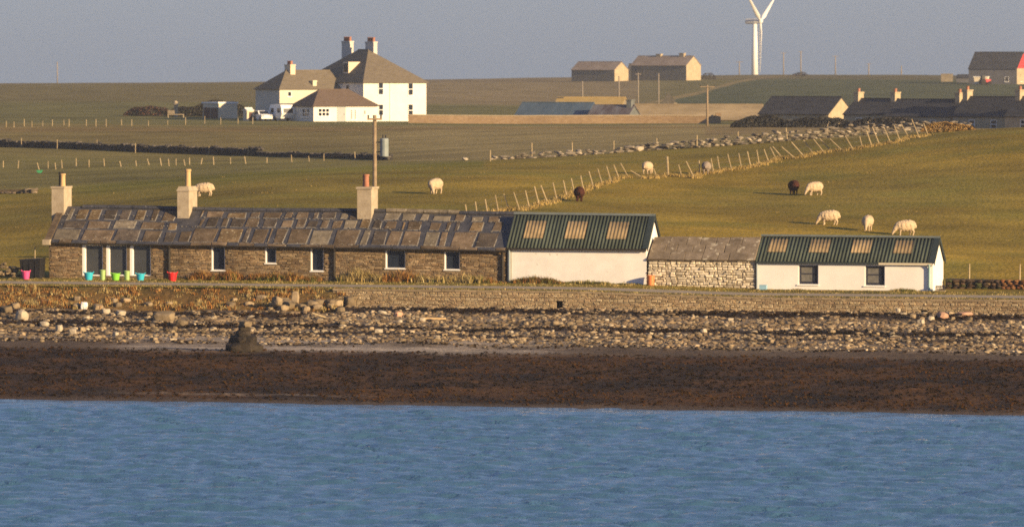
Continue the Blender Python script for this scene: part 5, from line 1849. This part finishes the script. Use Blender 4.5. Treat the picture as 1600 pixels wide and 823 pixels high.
def garage():
    d = 768.0
    p = GP(342, d)
    k = F / d
    root = thing('flat_garage', 'small flat roofed cream garage with two brown doors left of the house', 'garage', p, R(35))
    L, D = 28 / k / math.cos(R(35)) , 27 / k / math.sin(R(35))
    h = zpx(162, d) - p.z
    w = MB(); w.box(0, L, 0, D, -.5, h); w.build('wall', M_cream, root)
    r = MB(); r.box(-.15, L + .1, -.1, D + .1, h + .003, h + .22); r.build('roof', M_paint, root)
    for a, b in ((.25, D / 2 - .1), (D / 2 + .1, D - .25)):
        g = MB(); g.box(-.05, -.004, a, b, 0, h * .72); gd = g.build('garage_door', mat('brown_door', (.07, .03, .028), (.1, .045, .04), sc=2, rough=.7), root)
        g = MB(); g.box(-.09, -.05, a + .15, a + .3, .9, .98); g.build('handle', M_dark, gd)
garage()

def vehicle_row():
    d = 740.0
    k = F / d
    # small lean-to shed
    p = GP(386, d)
    r = house('garden_shed', 'small tan shed with brown door between garage and parked car', 'shed', p, -20, 11 / k, 1.8, 1.45, .25, M_cream, M_paint, over=.12)
    g = MB(); g.box(.3, .75, -.03, -.004, 0, 1.2); g.build('door', MATS['brown_door'], r)
    # parked car, seen from its rear quarter
    p = GP(411, d)
    root = thing('parked_car', 'white hatchback car parked left of the caravan', 'car', p, R(-70))
    prof = [(-1.9, .30), (1.85, .30), (1.9, .62), (1.75, .82), (.75, .92), (.15, 1.40), (-1.25, 1.42), (-1.75, .95), (-1.92, .85)]
    mb = MB(); mb.prism(prof, -.8, .8); mb.build('body', M_paint, root)
    for y in (-.805, .805):
        for x0, x1, x2, x3 in ((-.55, .55, .12, -.5), (-1.55, -.62, -.57, -1.2)):
            q = MB(); q.prism([(x0, .95), (x1, .95), (x2, 1.33), (x3, 1.33)], y - .004, y + .004); q.build('side_window', M_glass, root)
    for a, b in (((.70, .95), (.2, 1.36)), ((-1.72, 1.0), (-1.30, 1.38))):
        q = MB(); dx = .02 if a[0] > 0 else -.02
        q.add([(a[0] + dx, -.68, a[1]), (a[0] + dx, .68, a[1]), (b[0] + dx, .62, b[1]), (b[0] + dx, -.62, b[1])], [(0, 1, 2, 3)]); q.build('windscreen', M_glass, root)
    for x in (-1.2, 1.2):
        for y in (-.74, .74):
            t_ = MB(); t_.tube([(x, y - .1, .31), (x, y + .1, .31)], .31, 14); wh_ = t_.build('wheel', M_nearblack, root)
            t_ = MB(); t_.tube([(x, y - .11, .31), (x, y + .11, .31)], .18, 10); t_.build('rim', M_steel, wh_)
    for y in (-.6, .6):
        q = MB(); q.box(1.84, 1.92, y - .15, y + .15, .62, .76); q.build('headlight', M_steel, root)
        q = MB(); q.box(-1.94, -1.86, y - .12, y + .12, .66, .86); q.build('tail_light', M_red, root)
    # caravan
    p = GP(441, d)
    root = thing('caravan', 'white touring caravan parked beside the annexe', 'caravan', p, R(-62))
    prof = [(-1.9, .35), (1.6, .35), (2.0, 1.05), (1.85, 1.75), (1.55, 2.22), (-1.6, 2.25), (-1.95, 1.8), (-2.05, 1.1)]
    mb = MB(); mb.prism(prof, -1.0, 1.0); mb.build('body', M_paint, root)
    q = MB(); q.add([(2.0, -.75, 1.1), (2.0, .75, 1.1), (1.885, .7, 1.72), (1.885, -.7, 1.72)], [(0, 1, 2, 3)]); q.build('front_window', M_glass, root)
    for y in (-1.006, 1.006):
        for a, b in ((-1.5, -.6), (.5, 1.4)):
            q = MB(); q.box(a, b, y - .004, y + .004, 1.15, 1.75); q.build('side_window', M_glass, root)
        t_ = MB(); t_.tube([(-.2, y * .93 - .08, .3), (-.2, y * .93 + .08, .3)], .3, 14); t_.build('wheel', M_nearblack, root)
    q = MB(); q.tube([(1.6, -.4, .38), (2.9, 0, .42), (1.6, .4, .38)], .05, 6); q.build('drawbar', M_dark, root)
vehicle_row()

def bush(name, label, px0, px1, ytop, d, cols, n=1500, depth=3.0, leaf=1.0):
    k = F / d
    cx = (px0 + px1) / 2
    p = GP(cx, d)
    root = thing(name, label, 'bush', p)
    w = (px1 - px0) / k / 2
    h = zpx(ytop, d) - p.z
    rg = random.Random(int(px0))
    st_ = MB()
    for i in range(14):
        x = rg.uniform(-w, w) * .9
        tp = (x * 1.05 + rg.gauss(0, .3), rg.gauss(0, depth * .3), h * (1 - (x / w) ** 2) * rg.uniform(.6, 1.0) + .2)
        st_.tube([(x * .8, 0, -.2), ((x * .8 + tp[0]) / 2, tp[1] * .5, tp[2] * .5), tp], [.06, .045, .015], 5)
    st_.build('stems', M_nearblack, root)
    lf = MB()
    for i in range(n):
        x = rg.uniform(-1, 1)
        hh = h * math.sqrt(max(.03, 1 - abs(x) ** 2.4)) * (.8 + .3 * vn(x * w, 0, .5, px0))
        z = hh * (1 - rg.random() ** 1.6)
        c = Vector((x * w, rg.gauss(0, depth * .33), z))
        g = rg.uniform(.5, 1.5)
        a = Vector((rg.gauss(0, 1), rg.gauss(0, 1), rg.gauss(0, 1))).normalized()
        b = a.orthogonal().normalized()
        s_ = rg.uniform(.10, .24) * leaf
        q = a.cross(b) * s_
        b *= s_
        lf.add([c - b, c - q * .5, c + b, c + q * .5], [(0, 1, 2, 3)], tuple(v * g for v in rg.choice(cols)))
    lf.build('foliage', M_blade, root)
bush('garden_bush', 'dark domed bush behind the flat garage', 296, 392, 151, 785, [(.035, .032, .026), (.05, .042, .03), (.028, .03, .022)], 2600)
bush('garden_bush', 'low dark hedge with reddish top left of the garage', 194, 268, 163, 785, [(.06, .04, .032), (.04, .032, .028), (.09, .045, .032)], 1800, 2.0)
bush('garden_bush', 'low dark hedge joining the two garden bushes behind the seat', 262, 320, 164, 785, [(.045, .038, .03), (.035, .032, .028)], 1300, 2.0)
bush('garden_bush', 'tawny grass bush growing over the end of the ruined field wall', 1438, 1524, 187, 452, [(.34, .21, .07), (.40, .27, .10), (.30, .19, .07), (.24, .14, .06)], 6000, .6, leaf=.33)
# garden gatepost and seat
p = GP(275, 778)
root = thing('gate_pillar', 'short yellowish stone pillar in the garden left of the garage', 'pillar', p)
mb = MB(); mb.box(-.28, .28, -.28, .28, -.2, 1.75); mb.build('shaft', M_fwallp, root)
mb = MB(); mb.lathe([(.42, 1.75), (.42, 1.85), (.34, 1.95), (.36, 2.1), (.2, 2.3), (.02, 2.36)], (0, 0, 0), 10); mb.build('cap', M_fwallp, root)
p = GP(275, 772)
root = thing('garden_bench', 'pale wooden garden bench in front of the yellowish pillar', 'bench', p)
mb = MB(); mb.box(-1.2, 1.2, -.25, .25, .42, .5); mb.build('seat', M_fwallp, root)
mb = MB(); mb.hexa([(-1.2, .2, .55), (-.2, .2, .55), (-.2, .26, .55), (-1.2, .26, .55), (-1.2, .28, 1.05), (-.2, .28, 1.05), (-.2, .34, 1.05), (-1.2, .34, 1.05)]); mb.build('backrest', M_fwall, root)
for x in (-1.1, 1.1):
    for y in (-.2, .2):
        mb = MB(); mb.box(x - .05, x + .05, y - .05, y + .05, -.1, .42); mb.build('leg', M_fwallp, root)

# ---- farm in the middle distance
def at_house(name, label, cat, px_, d, yaw, Lpx, D, ytop_ridge, yeave, wm, rm, **kw):
    k = F / d
    p = GP(px_, d)
    L = Lpx / k / math.cos(R(yaw))
    wh = zpx(yeave, d) - p.z
    rh = (yeave - ytop_ridge) / k
    return house(name, label, cat, p, yaw, L, D, wh, rh, wm, rm, **kw)
r = at_house('blue_barn', 'long barn with blue sheet roof behind the tan boundary wall', 'barn', 803, 755, 24, 110, 6.2, 161, 183, M_fwall, M_teal,
             chims=[])
at_house('ochre_barn', 'low barn with yellow ochre roof behind the blue barn', 'barn', 866, 785, 12, 104, 6.0, 153, 165, M_fwall, M_ochre, chims=[(.4, 3.0, .8, .9, 1.5, (185.5 - 151.5) * 785 / F, mat('dark_stone', (.06, .055, .05), (.11, .1, .085), sc=1.5, bump=.4, rough=.95), [])])
at_house('rusty_barn', 'barn with streaked rusty purple sheet roof beside the blue barn', 'barn', 916, 748, 24, 62, 5.6, 165, 185, M_fwall, M_rust, gm=mat('grey_gable', (.09, .10, .105), (.14, .15, .15), sc=1, rough=.95),
         chims=[(5.5, 2.8, .7, 1.3, 1.0, (191 - 157) * 748 / F, mat('grey_gable', (.09, .10, .105), (.14, .15, .15), sc=1, rough=.95), [])])
at_house('tan_barn', 'very long low barn with pale tan flagstone roof', 'barn', 985, 762, 10, 200, 6.4, 164, 186, M_fwall, M_tanroof)
p = GP(1045, 805)
root = thing('stone_gable', 'small dark pointed gable behind the long tan roof', 'gable', p)
mb = MB(); mb.prism([(-1.2, -.5), (1.3, -.5), (1.3, 2.0), (.7, 3.0), (-.1, 3.9), (-.5, 3.2), (-1.2, 1.8)], 0, .6); mb.build('gable_wall', mat('dark_stone', (.06, .055, .05), (.11, .1, .085), sc=1.5, bump=.4, rough=.95), root)
mb = MB(); mb.box(.75, 1.25, -.06, .66, 1.2, 2.3); mb.build('buttress', M_fwall, root)
at_house('dark_barn', 'dark roofed stone barn with sunlit gable left of the terrace', 'barn', 1186, 720, 34, 104, 6.6, 152, 177, M_fwallp, M_slated)
slate_y = 38
tp = lambda x, y: [(x, y, .2, .45, M_potr)]
for i, (px_, Lp, yr, ye, lab, ch) in enumerate(((1318, 62, 155, 178, 'dark slate terrace house nearest the barn with two pale chimneys', 'LR'), (1382, 96, 156, 181, 'middle dark slate terrace house with a reddish chimney', 'R'), (1488, 80, 152, 181, 'third dark slate terrace house with a wide pale chimney', 'L'), (1570, 75, 152, 181, 'rightmost dark slate terrace house cut by the picture edge', 'L'))):
    d = 705.0 - i * 9
    k = F / d
    L = Lp / k / math.cos(R(slate_y))
    p = GP(px_, d)
    wh = zpx(ye, d) - p.z
    rh = (ye - yr) / k
    cs = []
    for c in ch:
        x = .35 if c == 'L' else L - .45
        cs.append((x, 3.0, .7, 1.3, wh + rh - 1.1, wh + rh + .95, M_fwallp, tp(x, 3.0)))
    house('terrace_house', lab, 'house', p, slate_y, L, 6.0, wh, rh, M_fwallp, M_slated, chims=cs, over=.2, wins=[(L * .3, L * .3 + .9, wh - 1.6, wh - .5, (0, 1)), (L * .7, L * .7 + .9, wh - 1.6, wh - .5, (0, 1))])
# dark hedge in front of the barn
bush('long_hedge', 'long dark hedge in front of the dark barn', 1142, 1240, 178, 672, [(.030, .030, .032), (.045, .042, .036), (.022, .024, .024)], 2600, 1.5)
bush('long_hedge', 'dark hedge below the sunlit barn gable', 1226, 1335, 180, 670, [(.030, .030, .032), (.04, .038, .034), (.022, .024, .024)], 2400, 1.5)
bush('long_hedge', 'dark hedge in front of the first terrace houses', 1322, 1450, 180, 668, [(.030, .030, .032), (.045, .038, .034), (.022, .024, .024)], 2600, 1.5)

# ---- skyline
at_house('skyline_barn', 'smaller brown roofed barn on the skyline with sunlit gable', 'barn', 893, 1330, 36, 66, 6.0, 97, 109, mat('shaded_farm_wall', (.13, .122, .102), (.19, .178, .15), sc=.8, rough=.95), M_tanroof.copy() if False else mat('brown_roof', (.20, .155, .125), (.29, .235, .195), sc=.3, rough=.95, spec=.1), gm=M_fwallp)  # side walls coloured darker than the gables, shade put into the wall colour
p = GP(981, 1360)
house('dark_lean_to', 'small dark lean-to between the two skyline barns', 'shed', p, 10, 3.0, 5, 2.6, 1.4, mat('dark_lean', (.05, .05, .055), (.07, .07, .075), sc=1), MATS['dark_lean'])
d = 1330; k = F / d; p = GP(986, d); L = 84 / k / math.cos(R(36)); wh = zpx(102, d) - p.z; rh = 14 / k
house('skyline_barn', 'larger skyline barn with two ridge chimneys and sunlit gable', 'barn', p, 36, L, 6.4, wh, rh, MATS['shaded_farm_wall'], MATS['brown_roof'], gm=M_fwallp,
      chims=[(L * .38, 3.2, 1.4, .9, wh + rh - .6, wh + rh + .55, M_fwallp, []), (L * .80, 3.2, 1.4, .9, wh + rh - .6, wh + rh + .75, M_fwallp, [])],
      rwins=[])
for nm in ('skyline_barn', 'skyline_barn.001'):
    o_ = bpy.data.objects[nm]
    wv = [v.co for ch in o_.children if ch.name.split('.')[0] == 'wall' for v in ch.data.vertices]
    L_ = max(v.x for v in wv); h_ = max(v.z for v in wv)
    q = MB(); q.box(L_ + .004, L_ + .04, .02, max(v.y for v in wv) - .02, -.5, h_); q.build('sunlit_end_sheet', M_fwallp, o_)  # pale sheet over the end wall carries its sunlight in the colour
d = 1260; k = F / d; p = GP(1513, d); L = 72 / k / math.cos(R(25)); wh = zpx(107, d) - p.z; rh = 25 / k
r = house('red_gable_house', 'dark roofed skyline house with a red gable at the right edge', 'house', p, 25, L, 9.0, wh, rh, mat('grey_harl', (.10, .10, .11), (.14, .14, .15), sc=.6, rough=.95), M_slated, gm=M_red,
          rwins=[(2.5, 4.0, .6, 2.2, (1, 0)), (5.2, 6.6, .6, 2.2, (1, 0))], wins=[(L * .75, L * .75 + 1, .5, 1.7, (0, 0))])
q = MB(); q.box(L + .004, L + .05, .05, 8.95, -.4, wh - .02); q.build('gable_lower_wall', M_fwallp, r)
p = GP(1521, 1250); house('cream_garage', 'low cream garage in front of the red gable house', 'garage', p, 12, 3.2, 3, 1.7, 0, M_cream, M_slated, wins=[])
q = MB(); q.box(-.1, 3.35, -.1, 3.1, 1.703, 1.85); q.build('roof', M_paint, bpy.data.objects['cream_garage'])
p = GP(1539, 1248)
root = thing('red_tractor', 'small red and dark tractor beside the cream garage', 'tractor', p, R(20))
q = MB(); q.prism([(-.2, .5), (1.3, .5), (1.3, 1.2), (-.2, 1.3)], -.35, .35); q.build('bonnet', M_red, root)
q = MB(); q.prism([(-1.1, .6), (-.2, .6), (-.3, 2.1), (-1.0, 2.1)], -.5, .5); q.build('cab', M_dark, root)
for x, rr in ((-.7, .65), (1.0, .4)):
    for y in (-.6, .6):
        q = MB(); q.tube([(x, y - .15, rr), (x, y + .15, rr)], rr, 12); q.build('wheel', M_nearblack, root)
p = GP(1470, 1290); house('skyline_shed', 'small brown flat shed left of the red gable house', 'shed', p, 5, 2.8, 3, 1.75, .0, M_fwall, M_slated)
q = MB(); q.box(-.1, 2.9, -.1, 3.1, 1.753, 1.9); q.build('roof', M_fwall, bpy.data.objects['skyline_shed'])
p = GP(1494, 1280); house('skyline_shed', 'low grey lean-to joined to the red gable house', 'shed', p, 15, 3.4, 4, 1.2, .6, MATS['grey_harl'], M_slated)
bush('skyline_scrub', 'low dark scrub right of the larger skyline barn', 1096, 1118, 112, 1345, [(.06, .05, .05)], 260, 2.0)
bush('skyline_scrub', 'low dark scrub on the crest right of the turbine', 1238, 1262, 112, 1420, [(.06, .05, .05)], 260, 2.0)

# ---- wind turbine
def turbine():
    d = 2300.0
    k = d / F
    x0 = (1179 - 800) * k
    zh = zpx(35, d)
    base = G(x0, d)
    root = thing('wind_turbine', 'white three bladed wind turbine standing on the skyline', 'wind turbine', base)
    hz = zh - base.z
    mb = MB()
    mb.tube([(0, 0, -2), (0, 0, hz * .5), (0, 0, hz - .8)], [1.5, 1.3, .95], 16)
    mb.build('tower', M_paint, root, smooth=True)
    psi = R(69)
    ax = Vector((math.sin(psi), -math.cos(psi), 0))       # the way the rotor faces
    sd_ = Vector((math.cos(psi), math.sin(psi), 0))
    up = Vector((0, 0, 1))
    c = Vector((0, 0, hz + .3))
    nb = MB()
    pts = [c - ax * 4.2, c - ax * 3.8, c, c + ax * 1.6]
    nb.tube(pts, [.7, 1.15, 1.25, .95], 12)
    nb.build('nacelle', mat('nacelle_grey', (.45, .46, .46), (.52, .52, .52), sc=1, rough=.5), root)
    hub = c + ax * 2.6
    h = MB()
    h.tube([hub - ax * .9, hub, hub + ax * .8, hub + ax * 1.1], [.95, 1.05, .6, .1], 12)
    ho = h.build('hub', M_paint, root, smooth=True)
    for a in (-58, 62, 182):
        dr = up * math.cos(R(a)) + sd_ * math.sin(R(a))
        tn = dr.cross(ax)
        b = MB()
        secs = [(.6, .42, .42), (2.0, .5, .40), (4.5, .95, .26), (10, .72, .16), (16, .5, .10), (21.2, .24, .05), (22, .06, .03)]
        n = 10
        vs = []
        for r_, cw, th in secs:
            for q in range(n):
                g = 2 * math.pi * q / n
                vs.append(hub + dr * r_ + (tn * .45 + ax * .89) * (math.cos(g) * cw) + (tn * .89 - ax * .45) * (math.sin(g) * th))
        fs = [(i * n + q, i * n + (q + 1) % n, (i + 1) * n + (q + 1) % n, (i + 1) * n + q) for i in range(len(secs) - 1) for q in range(n)]
        fs += [tuple(range(n - 1, -1, -1)), tuple((len(secs) - 1) * n + q for q in range(n))]
        b.add(vs, fs)
        b.build('blade', M_paint, root, smooth=True)
turbine()

# ------------------------------------------------------------------ haze
hm = bpy.data.materials.new('haze_air')
hm.use_nodes = True
hn, hl_ = hm.node_tree.nodes, hm.node_tree.links
hn.clear()
pv = hn.new('ShaderNodeVolumePrincipled')
pv.inputs['Color'].default_value = (.82, .86, .92, 1)
pv.inputs['Density'].default_value = 0.00013
pv.inputs['Anisotropy'].default_value = 0.2
ho_ = hn.new('ShaderNodeOutputMaterial')
hl_.new(pv.outputs[0], ho_.inputs['Volume'])
mb = MB()
mb.box(-4700, 4700, -200, 2900, -3, 95)
hz_o = mb.build('haze', hm, kind='stuff')
